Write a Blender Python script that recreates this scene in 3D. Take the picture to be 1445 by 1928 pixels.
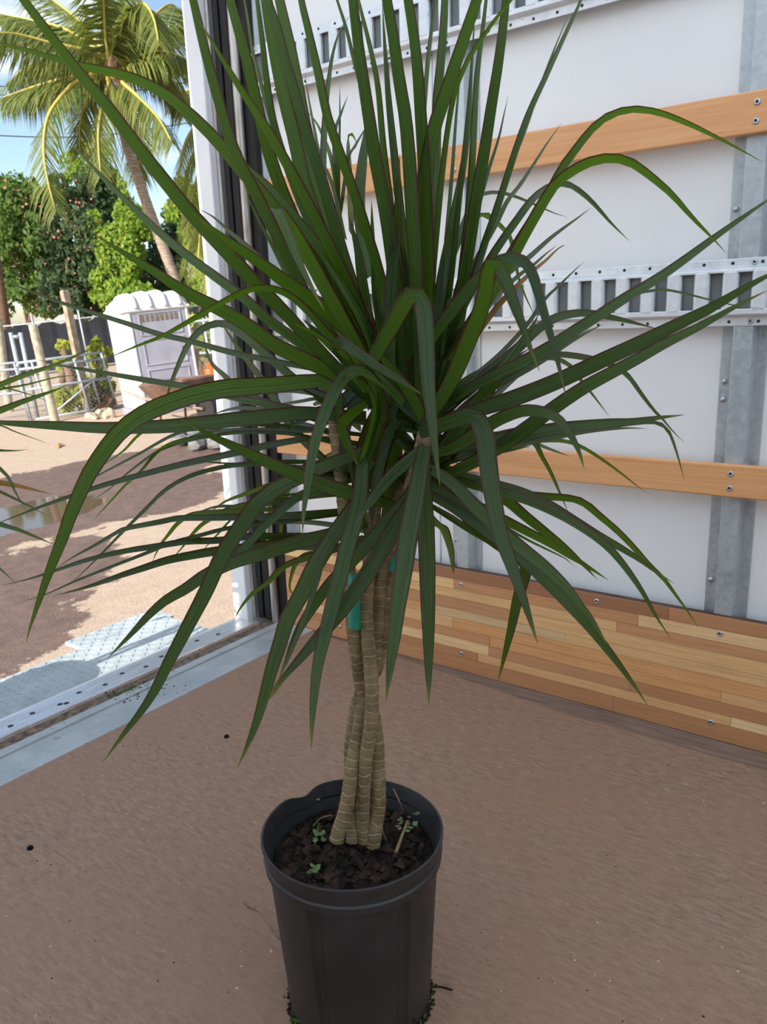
import bpy, bmesh, math, random
from mathutils import Vector, Matrix
random.seed(7)
for o in list(bpy.data.objects): bpy.data.objects.remove(o)
SC = bpy.context.scene
COL = SC.collection
# ------------------------------------------------------------------ camera
HC = 0.88
YAW, PITCH, ROLL, F = 2.215224, 0.242695, -0.036749, 1482.2
IW, IH = 1445.0, 1928.0
cy, sy, cp, sp, cr, sr = math.cos(YAW), math.sin(YAW), math.cos(PITCH), math.sin(PITCH), math.cos(ROLL), math.sin(ROLL)
FWD = Vector((cy*cp, sy*cp, -sp)); r0 = Vector((sy, -cy, 0)); u0 = r0.cross(FWD)
RGT = cr*r0 + sr*u0; UPV = -sr*r0 + cr*u0
CAM = Vector((0, 0, HC))
cd = bpy.data.cameras.new('camera'); cam = bpy.data.objects.new('camera', cd); COL.objects.link(cam)
M = Matrix.Identity(4)
for i in range(3):
    M[i][0], M[i][1], M[i][2], M[i][3] = RGT[i], UPV[i], -FWD[i], CAM[i]
cam.matrix_world = M
cd.sensor_fit = 'VERTICAL'; cd.sensor_height = 36; cd.sensor_width = 36; cd.lens = F/IH*36
cd.clip_start = 0.02; cd.clip_end = 400
cd.dof.use_dof = True; cd.dof.focus_distance = 1.0; cd.dof.aperture_fstop = 16
SC.camera = cam
# ------------------------------------------------------------------ light
SC.view_settings.view_transform = 'Standard'; SC.view_settings.look = 'None'
SC.view_settings.gamma = 1; SC.view_settings.use_curve_mapping = False
SC.view_settings.exposure = 0.90
SUN_DIR = Vector((-0.004, -1.0, 0.55)).normalized()
SUN_STRENGTH = 4.9
SKY_STRENGTH = 0.125
sd = bpy.data.lights.new('sun', 'SUN'); sd.energy = SUN_STRENGTH; sd.angle = 0.009; sd.color = (1.0, 0.94, 0.85)
sun = bpy.data.objects.new('sun', sd); COL.objects.link(sun)
sun.rotation_euler = SUN_DIR.to_track_quat('Z', 'Y').to_euler()
wd = bpy.data.worlds.new('world'); SC.world = wd; wd.use_nodes = True
nt = wd.node_tree; nt.nodes.clear()
wo = nt.nodes.new('ShaderNodeOutputWorld'); bg = nt.nodes.new('ShaderNodeBackground')
sky = nt.nodes.new('ShaderNodeTexSky'); sky.sky_type = 'NISHITA'; sky.sun_disc = False
sky.sun_elevation = math.asin(SUN_DIR.z); sky.sun_rotation = math.atan2(SUN_DIR.x, SUN_DIR.y)
tc = nt.nodes.new('ShaderNodeTexCoord'); mp = nt.nodes.new('ShaderNodeMapping'); mp.inputs['Scale'].default_value = (1.6, 1.6, 5.0)
nz = nt.nodes.new('ShaderNodeTexNoise'); nz.inputs['Scale'].default_value = 2.2; nz.inputs['Detail'].default_value = 7; nz.inputs['Roughness'].default_value = .6
rp = nt.nodes.new('ShaderNodeValToRGB'); rp.color_ramp.elements[0].position = .50; rp.color_ramp.elements[1].position = .66
mx = nt.nodes.new('ShaderNodeMix'); mx.data_type = 'RGBA'; mx.inputs[7].default_value = (5.6, 5.7, 6.0, 1)
L = nt.links.new
L(tc.outputs['Generated'], mp.inputs['Vector']); L(mp.outputs['Vector'], nz.inputs['Vector']); L(nz.outputs[0], rp.inputs[0])
L(rp.outputs[0], mx.inputs[0]); L(sky.outputs[0], mx.inputs[6]); L(mx.outputs[2], bg.inputs['Color'])
bg.inputs['Strength'].default_value = SKY_STRENGTH
L(bg.outputs[0], wo.inputs['Surface'])

# ------------------------------------------------------------------ pixel helpers
def ray(x, y): return FWD + RGT*((x-IW/2)/F) - UPV*((y-IH/2)/F)
def on_z(x, y, z): d = ray(x, y); return CAM + d*((z-HC)/d.z)
def on_y(x, y, Y): d = ray(x, y); return CAM + d*(Y/d.y)
def on_plane(x, y, P, n): d = ray(x, y); return CAM + d*((P-CAM).dot(n)/d.dot(n))
NH = Vector((FWD.x, FWD.y, 0)).normalized()

# ------------------------------------------------------------------ materials
MATS = {}
def srgb(r, g, b):
    f = lambda c: ((c/255+.055)/1.055)**2.4 if c > 10 else c/255/12.92
    return (f(r), f(g), f(b), 1)
class Mat:
    def __init__(s, name, rough=.5, metal=0, spec=.5):
        s.m = bpy.data.materials.new(name); s.m.use_nodes = True; s.t = s.m.node_tree
        s.b = s.t.nodes['Principled BSDF']; s.out = s.t.nodes['Material Output']
        s.b.inputs['Roughness'].default_value = rough; s.b.inputs['Metallic'].default_value = metal
        s.b.inputs['Specular IOR Level'].default_value = spec
        MATS[name] = s.m
    def n(s, t, **k):
        nd = s.t.nodes.new('ShaderNode'+t)
        for a, v in k.items(): setattr(nd, a, v)
        return nd
    def l(s, a, b): s.t.links.new(a, b)
    def coord(s, scale=(1, 1, 1), kind='Object', rot=(0, 0, 0)):
        c = s.n('TexCoord'); m = s.n('Mapping'); m.inputs['Scale'].default_value = scale; m.inputs['Rotation'].default_value = rot
        s.l(c.outputs[kind], m.inputs['Vector']); return m.outputs['Vector']
    def world(s, scale=(1, 1, 1)):
        c = s.n('NewGeometry'); m = s.n('Mapping'); m.inputs['Scale'].default_value = scale
        s.l(c.outputs['Position'], m.inputs['Vector']); return m.outputs['Vector']
    def noise(s, vec, scale=5, detail=4, rough=.55, dist=0):
        n = s.n('TexNoise'); n.inputs['Scale'].default_value = scale; n.inputs['Detail'].default_value = detail
        n.inputs['Roughness'].default_value = rough; n.inputs['Distortion'].default_value = dist
        s.l(vec, n.inputs['Vector']); return n.outputs[0]
    def ramp(s, fac, stops, interp='LINEAR'):
        r = s.n('ValToRGB'); e = r.color_ramp; e.interpolation = interp
        while len(e.elements) < len(stops): e.elements.new(.5)
        for el, (p, c) in zip(e.elements, stops): el.position = p; el.color = c if len(c) == 4 else (*c, 1)
        s.l(fac, r.inputs[0]); return r.outputs[0]
    def mix(s, fac, a, b, blend='MIX'):
        m = s.n('Mix', data_type='RGBA', blend_type=blend)
        for inp, v in ((m.inputs[0], fac), (m.inputs[6], a), (m.inputs[7], b)):
            if isinstance(v, (int, float)): inp.default_value = v
            elif isinstance(v, tuple): inp.default_value = v
            else: s.l(v, inp)
        return m.outputs[2]
    def math(s, op, a, b=0.0, c=0.0):
        m = s.n('Math', operation=op)
        for inp, v in zip(m.inputs, (a, b, c)):
            if isinstance(v, (int, float)): inp.default_value = v
            else: s.l(v, inp)
        return m.outputs[0]
    def color(s, v):
        if isinstance(v, tuple): s.b.inputs['Base Color'].default_value = v
        else: s.l(v, s.b.inputs['Base Color'])
    def bump(s, h, strength=.3, dist=.01):
        b = s.n('Bump'); b.inputs['Strength'].default_value = strength; b.inputs['Distance'].default_value = dist
        s.l(h, b.inputs['Height']); s.l(b.outputs[0], s.b.inputs['Normal'])
G1 = (1, 1, 1, 1); G0 = (0, 0, 0, 1)
def simple(name, c, rough=.5, metal=0, var=.12, scale=8, spec=.5, bump=0):
    m = Mat(name, rough, metal, spec); v = m.coord(); n = m.noise(v, scale, 5)
    d = tuple(max(0, x*(1-var*2)) for x in c[:3])+(1,); b = tuple(min(1, x*(1+var)) for x in c[:3])+(1,)
    m.color(m.ramp(n, [(.3, d), (.7, b)]))
    if bump: m.bump(n, bump, .004)
    return m.m

def build_mats():
    # plywood floor
    m = Mat('plywood_floor', .62, 0, .3); v = m.world((1, 1, 1))
    g = m.noise(m.world((14, 52, 14)), 2.6, 9, .74, .5); b = m.noise(v, 3.0, 7, .62); f = m.noise(m.world((16, 60, 16)), 4, 6, .75)
    c = m.ramp(g, [(.30, srgb(112, 89, 72)), (.5, srgb(144, 117, 98)), (.70, srgb(166, 139, 117))])
    c = m.mix(m.ramp(b, [(.40, G0), (.70, (.75, .75, .75, 1))]), c, srgb(150, 116, 93))
    c = m.mix(m.ramp(f, [(.56, G0), (.72, (.5, .5, .5, 1))]), c, srgb(104, 78, 64))
    w = m.noise(v, 95, 2, .5)
    c = m.mix(m.ramp(w, [(.73, G0), (.76, (.55, .55, .55, 1))]), c, srgb(226, 214, 200))
    w2 = m.noise(m.world((1.3, 1, 1)), 61, 3, .6)
    c = m.mix(m.ramp(w2, [(.24, (.8, .8, .8, 1)), (.29, G0)]), c, srgb(58, 42, 36))
    m.color(c); m.bump(g, .12, .003)
    # dark plank at the wall
    m = Mat('dark_plank', .7, 0, .3); g = m.noise(m.world((5, 90, 5)), 1.5, 6, .65)
    m.color(m.ramp(g, [(.3, srgb(96, 76, 66)), (.7, srgb(146, 124, 110))])); m.bump(g, .2, .003)
    # white wall panel
    m = Mat('white_panel', .24, 0, .5); v = m.world(); n = m.noise(v, 3, 5)
    c = m.ramp(n, [(.3, srgb(230, 230, 231)), (.7, srgb(238, 238, 238))])
    s2 = m.noise(m.world((1, 1, 1)), 26, 3, .7); big = m.noise(v, 2.6, 2)
    k = m.math('MULTIPLY', m.ramp(s2, [(.70, G0), (.74, G1)]), m.ramp(big, [(.5, G0), (.6, (.45, .45, .45, 1))]))
    c = m.mix(k, c, srgb(110, 96, 84)); m.color(c); m.bump(m.noise(v, 5, 2), .04, .01)
    simple('white_paint', srgb(226, 229, 234), .4, 0, .04, 6)
    m = Mat('roof_skin', .6); m.color((.85, .87, .88, 1)); t = m.n('BsdfTranslucent'); t.inputs[0].default_value = (.88, .93, .98, 1)
    ms = m.n('MixShader'); ms.inputs[0].default_value = .92; m.l(m.b.outputs[0], ms.inputs[1]); m.l(t.outputs[0], ms.inputs[2]); m.l(ms.outputs[0], m.out.inputs[0])
    # galvanised
    m = Mat('galvanised', .42, .45, .5); v = m.coord(); vo = m.n('TexVoronoi'); vo.inputs['Scale'].default_value = 120; m.l(v, vo.inputs['Vector'])
    n = m.noise(v, 30, 4); k = m.mix(.35, vo.outputs['Color'], n)
    bw = m.n('RGBToBW'); m.l(k, bw.inputs[0]); m.color(m.ramp(bw.outputs[0], [(.2, srgb(172, 180, 185)), (.8, srgb(190, 197, 200))]))
    m.l(m.ramp(bw.outputs[0], [(.2, (.3, .3, .3, 1)), (.8, (.5, .5, .5, 1))]), m.b.inputs['Roughness'])
    m = Mat('track_steel', .36, .25, .5); v = m.coord(); n = m.noise(v, 40, 5, .7); n2 = m.noise(v, 160, 2)
    c = m.ramp(n, [(.3, srgb(206, 211, 216)), (.7, srgb(230, 233, 236))]); c = m.mix(m.ramp(n2, [(.68, G0), (.74, (.5, .5, .5, 1))]), c, srgb(120, 124, 128)); m.color(c)
    simple('slot_shade_grey', srgb(112, 116, 120), .55, .3, .1, 12)  # dark grey that gives the track slots their shade
    simple('screw_steel', srgb(190, 192, 196), .3, .8, .1, 60)
    simple('dark_metal', srgb(44, 44, 46), .5, .2, .3, 30)
    simple('black_rubber', srgb(13, 13, 14), .7, 0, .3, 14)
    m = Mat('worn_aluminium', .36, .6, .5); n = m.noise(m.coord((14, 14, 1.2)), 5, 6, .7)
    m.color(m.ramp(n, [(.3, srgb(118, 108, 98)), (.5, srgb(172, 166, 160)), (.75, srgb(198, 196, 194))]))
    # threshold
    m = Mat('threshold_steel', .24, .7, .5); n = m.noise(m.world((26, 2.4, 8)), 3, 6, .7)
    m.color(m.ramp(n, [(.25, srgb(176, 168, 160)), (.5, srgb(222, 220, 220)), (.75, srgb(238, 236, 236))]))
    m.l(m.ramp(n, [(.3, (.36, .36, .36, 1)), (.7, (.16, .16, .16, 1))]), m.b.inputs['Roughness'])
    m = Mat('sill_paint', .42, .15, .5); n = m.noise(m.world(), 7, 6, .65); n2 = m.noise(m.world(), 42, 4, .7)
    c = m.ramp(n, [(.3, srgb(150, 158, 160)), (.7, srgb(182, 188, 188))]); c = m.mix(m.ramp(n2, [(.64, G0), (.7, (.7, .7, .7, 1))]), c, srgb(86, 76, 68)); m.color(c)
    m = Mat('plate_paint', .5, .1, .5); n = m.noise(m.world(), 6, 6, .65); n2 = m.noise(m.world(), 70, 3, .7)
    c = m.ramp(n, [(.3, srgb(150, 162, 166)), (.7, srgb(186, 194, 194))]); c = m.mix(m.ramp(n2, [(.62, G0), (.7, (.5, .5, .5, 1))]), c, srgb(120, 110, 100)); m.color(c)
    simple('dirt', srgb(126, 110, 96), .95, 0, .35, 60, .2, .5)
    # wood
    m = Mat('rail_wood', .45, 0, .4); g = m.noise(m.world((2.2, 30, 46)), 2.0, 6, .6, .5); b = m.noise(m.world((4, 8, 8)), 2, 3)
    c = m.ramp(g, [(.25, srgb(206, 146, 96)), (.5, srgb(222, 162, 110)), (.75, srgb(230, 176, 124))])
    sc = m.noise(m.world((9, 40, 70)), 1.8, 3, .7); c = m.mix(m.ramp(sc, [(.70, G0), (.76, (.7, .7, .7, 1))]), c, srgb(150, 100, 66)); m.color(c)
    m = Mat('laminate_strip', .42, 0, .4); oi = m.n('ObjectInfo'); g = m.noise(m.world((5, 40, 120)), 1.4, 6, .65, .4)
    r = oi.outputs['Color']
    c = m.mix(m.ramp(g, [(.3, (.7, .7, .7, 1)), (.60, G0)]), r, m.mix(.45, r, srgb(128, 84, 52)))
    sc = m.noise(m.world((10, 40, 60)), 2.4, 4, .75); c = m.mix(m.ramp(sc, [(.68, G0), (.76, (.75, .75, .75, 1))]), c, srgb(110, 82, 60)); m.color(c); m.bump(g, .1, .002)
    simple('board_dark', srgb(92, 66, 46), .7, 0, .3, 20)
    # plant
    def leafmat(name, base, base2, edge, trans, tipc, tipamt):
        m = Mat(name, .22, 0, .36); uv = m.n('TexCoord').outputs['UV']; sx = m.n('SeparateXYZ'); m.l(uv, sx.inputs[0])
        oi = m.n('ObjectInfo'); u = sx.outputs[0]; vv = sx.outputs[1]
        e = m.math('ABSOLUTE', m.math('SUBTRACT', u, .5))
        mp = m.n('Mapping'); mp.inputs['Scale'].default_value = (9, .5, 1); m.l(uv, mp.inputs['Vector'])
        addv = m.n('VectorMath', operation='ADD'); m.l(mp.outputs[0], addv.inputs[0]); m.l(oi.outputs['Random'], addv.inputs[1])
        st = m.ramp(m.noise(addv.outputs[0], 1.6, 3, .5), [(.3, G0), (.7, G1)])
        band = m.ramp(e, [(.0, (.05, .05, .05, 1)), (.05, (.15, .15, .15, 1)), (.11, (.75, .75, .75, 1)), (.17, (.3, .3, .3, 1)), (.24, (.85, .85, .85, 1)), (.31, (.25, .25, .25, 1)), (.38, (.7, .7, .7, 1)), (.42, (.1, .1, .1, 1))])  # vein stripes, with the ridges' light and dark put into the colour
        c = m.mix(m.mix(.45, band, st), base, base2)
        c = m.mix(m.ramp(oi.outputs['Random'], [(0, (0, 0, 0, 1)), (1, (.85, .85, .85, 1))]), c, m.mix(.6, base, (.008, .022, .010, 1)))
        mid = m.ramp(e, [(.0, (.45, .45, .45, 1)), (.06, G0)]); c = m.mix(mid, c, (.02, .05, .008, 1))
        c = m.mix(m.ramp(e, [(.425, G0), (.455, G1)]), c, edge)
        tip = m.ramp(m.math('ADD', vv, m.math('MULTIPLY', m.math('SUBTRACT', st, .5), .12)), [(.90, G0), (.985, (tipamt,)*3+(1,))])
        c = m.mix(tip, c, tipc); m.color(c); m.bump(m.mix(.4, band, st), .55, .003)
        t = m.n('BsdfTranslucent'); m.l(m.mix(m.ramp(e, [(.41, G0), (.445, G1)]), trans, (.16, .03, .015, 1)), t.inputs[0])
        ms = m.n('MixShader'); ms.inputs[0].default_value = .30; m.l(m.b.outputs[0], ms.inputs[1]); m.l(t.outputs[0], ms.inputs[2]); m.l(ms.outputs[0], m.out.inputs[0])
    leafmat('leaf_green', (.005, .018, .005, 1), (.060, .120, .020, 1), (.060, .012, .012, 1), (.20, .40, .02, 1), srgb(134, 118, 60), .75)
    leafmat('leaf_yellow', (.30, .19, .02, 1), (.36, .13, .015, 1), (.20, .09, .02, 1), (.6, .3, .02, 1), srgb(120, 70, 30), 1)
    m = Mat('cane_bark', .7, 0, .35); v = m.coord(); sx = m.n('SeparateXYZ'); m.l(m.n('TexCoord').outputs['UV'], sx.inputs[0]); n = m.noise(v, 34, 5, .65); n2 = m.noise(v, 9, 3)
    c = m.ramp(n, [(.3, srgb(98, 82, 56)), (.55, srgb(140, 120, 86)), (.75, srgb(162, 142, 108))]); c = m.mix(m.ramp(n2, [(.4, G0), (.7, (.5, .5, .5, 1))]), c, srgb(116, 108, 72)); w = m.math('FRACT', m.math('ADD', m.math('MULTIPLY', sx.outputs[1], 48.0), m.math('MULTIPLY', m.noise(v, 60, 2), .9))); k = m.ramp(w, [(.0, G1), (.10, G0), (.92, G0), (1.0, G1)]); c = m.mix(m.math('MULTIPLY', k, .7), c, srgb(192, 182, 156)); m.color(c); m.bump(m.math('ADD', n, m.math('MULTIPLY', k, .8)), .5, .003)
    m = Mat('pot_plastic', .46, 0, .45); n = m.noise(m.world((1, 1, .45)), 24, 6, .7); n2 = m.noise(m.world(), 6, 4); s3 = m.noise(m.world(), 130, 2)
    c = m.ramp(n, [(.35, srgb(34, 34, 36)), (.75, srgb(54, 53, 54))]); c = m.mix(m.ramp(n2, [(.45, G0), (.75, (.4, .4, .4, 1))]), c, srgb(70, 66, 64))
    c = m.mix(m.ramp(s3, [(.74, G0), (.77, (.5, .5, .5, 1))]), c, srgb(120, 112, 104)); m.color(c); m.l(m.ramp(n, [(.3, (.36, .36, .36, 1)), (.7, (.58, .58, .58, 1))]), m.b.inputs['Roughness'])
    simple('soil', srgb(34, 26, 22), .95, 0, .5, 90, .25, .6)
    simple('soil_crumb', srgb(56, 44, 38), .95, 0, .5, 60, .2)
    simple('weed_green', srgb(92, 120, 66), .5, 0, .25, 30)
    simple('moss', srgb(74, 92, 30), .9, 0, .4, 60)
    simple('dry_stem', srgb(150, 124, 92), .8, 0, .3, 40)
    simple('tape_green', srgb(26, 150, 128), .4, 0, .25, 30)
    # outdoors
    m = Mat('yard_ground', .9, 0, .35); v = m.world()
    n1 = m.noise(m.world((1, 1, 1)), .9, 6, .6); n2 = m.noise(v, 9, 5, .7); n3 = m.noise(v, 60, 3, .6)
    dry = m.ramp(n2, [(.3, srgb(164, 144, 126)), (.7, srgb(180, 160, 140))]); dry = m.mix(m.ramp(n3, [(.35, (.4, .4, .4, 1)), (.5, G0)]), dry, srgb(136, 114, 96))
    wet = m.ramp(n2, [(.3, srgb(88, 70, 62)), (.7, srgb(112, 92, 81))])
    # wet stain: long ellipses with a ragged rim
    sx = m.n('SeparateXYZ'); m.l(v, sx.inputs[0])
    def ell(cx, cyy, ax, ay, ang):
        c_, s_ = math.cos(ang), math.sin(ang)
        dx = m.math('SUBTRACT', sx.outputs[0], cx); dy = m.math('SUBTRACT', sx.outputs[1], cyy)
        a = m.math('DIVIDE', m.math('ADD', m.math('MULTIPLY', dx, c_), m.math('MULTIPLY', dy, s_)), ax)
        b = m.math('DIVIDE', m.math('SUBTRACT', m.math('MULTIPLY', dy, c_), m.math('MULTIPLY', dx, s_)), ay)
        return m.math('SQRT', m.math('ADD', m.math('MULTIPLY', a, a), m.math('MULTIPLY', b, b)))
    rag = m.math('MULTIPLY', m.math('SUBTRACT', m.noise(m.world((1.0, 1.0, 1)), 2.2, 6, .65), .5), 1.5)
    d = None
    for e in WET:
        x = ell(*e); d = x if d is None else m.math('MINIMUM', d, x)
    k = m.ramp(m.math('ADD', d, rag), [(.94, G1), (1.0, G0)])
    pd = m.math('ADD', ell(*PUDDLE), m.math('MULTIPLY', rag, .5)); pk = m.ramp(pd, [(.9, G1), (.98, G0)])
    gr = m.math('ADD', ell(*GRASS), m.math('MULTIPLY', rag, .3)); gk = m.ramp(gr, [(.85, G1), (1, G0)])
    c = m.mix(k, dry, wet); c = m.mix(pk, c, srgb(92, 76, 64)); c = m.mix(gk, c, m.ramp(n2, [(.3, srgb(88, 108, 40)), (.7, srgb(150, 160, 70))])); m.color(c)
    rr = m.mix(k, (.92, .92, .92, 1), m.ramp(n2, [(.4, (.62, .62, .62, 1)), (.62, (.8, .8, .8, 1))])); rr = m.mix(pk, rr, (.05, .05, .05, 1)); m.l(rr, m.b.inputs['Roughness'])
    hb = m.mix(pk, n3, (.5, .5, .5, 1)); m.bump(hb, .35, .02)
    simple('toilet_white', srgb(205, 206, 208), .45, 0, .05, 3)
    simple('toilet_shade_grey', srgb(150, 152, 164), .5, 0, .1, 3)  # shade of the door face put into the colour; skid base shares it
    simple('timber', srgb(158, 138, 116), .85, 0, .2, 9)
    simple('log_wood', srgb(166, 158, 138), .85, 0, .2, 9)
    simple('pipe_grey', srgb(164, 172, 180), .5, .3, .1, 9)
    simple('windscreen_black', srgb(26, 30, 40), .8, 0, .3, 2)
    simple('orange_plastic', srgb(232, 96, 34), .45, 0, .1, 4)
    simple('rust_brown', srgb(98, 74, 62), .8, 0, .25, 6)
    simple('rock', srgb(112, 110, 108), .9, 0, .3, 5)
    simple('rock_pale', srgb(168, 152, 134), .9, 0, .2, 5)
    m = Mat('palm_trunk', .9, 0, .2); n = m.noise(m.coord((2, 2, 16)), 2.4, 4); m.color(m.ramp(n, [(.3, srgb(112, 98, 86)), (.7, srgb(174, 158, 142))])); m.bump(n, .5, .03)
    simple('bark', srgb(110, 86, 66), .9, 0, .25, 6)
    def fol(name, a, b, tr):
        m = Mat(name, .55, 0, .3); g = m.n('NewGeometry'); c = m.ramp(g.outputs['Random Per Island'], [(0, a), (1, b)]); m.color(c)
        t = m.n('BsdfTranslucent'); m.l(m.mix(.5, c, tr), t.inputs[0]); ms = m.n('MixShader'); ms.inputs[0].default_value = .4
        m.l(m.b.outputs[0], ms.inputs[1]); m.l(t.outputs[0], ms.inputs[2]); m.l(ms.outputs[0], m.out.inputs[0])
    fol('palm_leaf', srgb(66, 88, 44), srgb(134, 138, 66), (.26, .32, .05, 1))
    fol('palm_leaf_pale', srgb(96, 118, 56), srgb(160, 158, 84), (.3, .36, .06, 1))
    fol('tree_leaf', srgb(52, 84, 36), srgb(104, 128, 56), (.2, .32, .04, 1))
    fol('tree_leaf_bright', srgb(86, 124, 42), srgb(150, 168, 62), (.3, .45, .04, 1))
    fol('tree_leaf_deep', srgb(44, 66, 42), srgb(80, 100, 62), (.12, .22, .05, 1))
    fol('flower_pink', srgb(196, 110, 112), srgb(224, 150, 130), (.5, .2, .2, 1))
    fol('shrub_leaf', srgb(110, 132, 48), srgb(190, 190, 76), (.4, .45, .05, 1))
    simple('rachis', srgb(176, 160, 76), .6, 0, .15, 3)
    simple('wire_black', srgb(40, 42, 46), .7, 0, .1, 3)
    simple('dry_leaf', srgb(176, 130, 84), .8, 0, .2, 3)

# ------------------------------------------------------------------ mesh helpers
def mesh_obj(name, verts, faces, mat, parent=None, uvs=None, smooth=False):
    me = bpy.data.meshes.new(name); me.from_pydata([tuple(v) for v in verts], [], faces); 
    if uvs:
        ul = me.uv_layers.new(name='UVMap')
        for p in me.polygons:
            for li, vi in zip(p.loop_indices, p.vertices): ul.data[li].uv = uvs[vi]
    if smooth:
        for p in me.polygons: p.use_smooth = True
    me.materials.append(MATS[mat]); me.update()
    o = bpy.data.objects.new(name, me); COL.objects.link(o)
    if parent: o.parent = parent
    return o
class MB:
    def __init__(s): s.v = []; s.f = []
    def add(s, v, f):
        k = len(s.v); s.v += [Vector(x) for x in v]; s.f += [tuple(i+k for i in q) for q in f]; return s
    def box(s, lo, hi, M=None):
        (a, b, c), (d, e, g) = lo, hi
        v = [Vector(p) for p in ((a, b, c), (d, b, c), (d, e, c), (a, e, c), (a, b, g), (d, b, g), (d, e, g), (a, e, g))]
        if M: v = [M @ p for p in v]
        return s.add(v, [(0, 3, 2, 1), (4, 5, 6, 7), (0, 1, 5, 4), (1, 2, 6, 5), (2, 3, 7, 6), (3, 0, 4, 7)])
    def tube(s, pts, rad, n=8, cap=True):
        pts = [Vector(p) for p in pts]; k = len(pts)
        rr = rad if isinstance(rad, (list, tuple)) else [rad]*k
        V = []; ref = None
        for i, p in enumerate(pts):
            t = (pts[min(i+1, k-1)]-pts[max(i-1, 0)]).normalized()
            if ref is None: ref = t.orthogonal().normalized()
            a = (ref-t*ref.dot(t)).normalized(); b = t.cross(a); ref = a
            for j in range(n):
                q = 2*math.pi*j/n; V.append(p+(a*math.cos(q)+b*math.sin(q))*rr[i])
        Fc = [(i*n+j, i*n+(j+1) % n, (i+1)*n+(j+1) % n, (i+1)*n+j) for i in range(k-1) for j in range(n)]
        if cap: Fc += [tuple(range(n-1, -1, -1)), tuple(range((k-1)*n, k*n))]
        return s.add(V, Fc)
    def lathe(s, prof, n=48, M=None, fn=None):
        V = []
        for r, z in prof:
            for j in range(n):
                a = 2*math.pi*j/n; p = Vector((r*math.cos(a), r*math.sin(a), z))
                if fn: p = fn(p, a)
                V.append(M @ p if M else p)
        k = len(prof)
        return s.add(V, [(i*n+j, i*n+(j+1) % n, (i+1)*n+(j+1) % n, (i+1)*n+j) for i in range(k-1) for j in range(n)])
    def prism(s, poly, axis, a, b, M=None):
        # poly of 2-d points in the two other axes, extruded along axis
        def P(q, t):
            if axis == 'z': return Vector((q[0], q[1], t))
            if axis == 'x': return Vector((t, q[0], q[1]))
            return Vector((q[0], t, q[1]))
        n = len(poly); V = [P(q, a) for q in poly]+[P(q, b) for q in poly]
        if M: V = [M @ p for p in V]
        return s.add(V, [tuple(range(n-1, -1, -1)), tuple(range(n, 2*n))]+[(i, (i+1) % n, n+(i+1) % n, n+i) for i in range(n)])
    def obj(s, name, mat, parent=None, smooth=False, bevel=0, auto=None):
        o = mesh_obj(name, s.v, s.f, mat, parent, smooth=smooth)
        if bevel:
            b = o.modifiers.new('bevel', 'BEVEL'); b.width = bevel; b.segments = 2; b.limit_method = 'ANGLE'
        if auto is not None:
            try: o.data.set_sharp_from_angle(angle=math.radians(auto))
            except Exception: pass
        return o
def tag(o, label=None, cat=None, group=None, kind=None):
    if label: o['label'] = label
    if cat: o['category'] = cat
    if group: o['group'] = group
    if kind: o['kind'] = kind
    return o
def empty(name, loc, M=None):
    o = bpy.data.objects.new(name, None); COL.objects.link(o); o.empty_display_size = .1
    if M is not None: o.matrix_world = M
    else: o.location = loc
    return o
def catmull(pts, n):
    P = [Vector(p) for p in pts]; P = [P[0]*2-P[1]]+P+[P[-1]*2-P[-2]]; out = []
    for i in range(1, len(P)-2):
        for k in range(12):
            t = k/12; a, b, c, d = P[i-1], P[i], P[i+1], P[i+2]
            out.append(.5*((2*b)+(c-a)*t+(2*a-5*b+4*c-d)*t*t+(3*b-a-3*c+d)*t**3))
    out.append(P[-2]); L_ = [0]
    for a, b in zip(out, out[1:]): L_.append(L_[-1]+(b-a).length)
    res = []; j = 0
    for i in range(n):
        t = L_[-1]*i/(n-1)
        while j < len(L_)-2 and L_[j+1] < t: j += 1
        q = (t-L_[j])/max(1e-9, L_[j+1]-L_[j]); res.append(out[j].lerp(out[j+1], min(1, max(0, q))))
    return res, L_[-1]

# ------------------------------------------------------------------ outdoor frame: the yard leans a little against the truck bed
VD = Vector((-.82, .572, 0)).normalized(); LEFT = Vector((-.572, -.82, 0)).normalized()
GN = (Vector((0, 0, 1))+LEFT*.075).normalized()
G0P = Vector((-12.2, 8.5, -.70))
def gp(x, y): return on_plane(x, y, G0P, GN)
def gpd(x, D):
    # yard point in the picture column x (taken at the horizon) at depth D
    lo, hi = 560.0, 1400.0
    for _ in range(60):
        mid = (lo+hi)/2; d = ray(x, mid); den = d.dot(GN)
        t = (G0P-CAM).dot(GN)/den if den < -1e-6 else 1e9
        if t > D: lo = mid
        else: hi = mid
    return gp(x, hi)
def ground_z(x, y): return G0P.z-(GN.x*(x-G0P.x)+GN.y*(y-G0P.y))/GN.z
def gframe(P, toward=None, turn=0.0):
    # frame with z = yard up, y pointing away from the camera (turned)
    f = Vector((P.x, P.y, 0)).normalized() if toward is None else toward
    f = (f-GN*f.dot(GN)).normalized(); x = f.cross(GN).normalized()
    Mx = Matrix.Identity(4)
    for i in range(3): Mx[i][0], Mx[i][1], Mx[i][2], Mx[i][3] = x[i], f[i], GN[i], P[i]
    return Mx @ Matrix.Rotation(turn, 4, 'Z')
def G2(x, y): p = gp(x, y); return p.x, p.y
ang = math.atan2(VD.y, VD.x)+math.pi/2
a_ = G2(250, 960)
def pxe(x0, x1, y0, y1):
    xm, ym = (x0+x1)/2, (y0+y1)/2; c = gp(xm, ym); w = gp(x1, ym)-gp(x0, ym); a, b = gp(xm, y0), gp(xm, y1); c = (a+b)/2
    return (c.x, c.y, w.length/2, (a-b).length/2, math.atan2(w.y, w.x))
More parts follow.
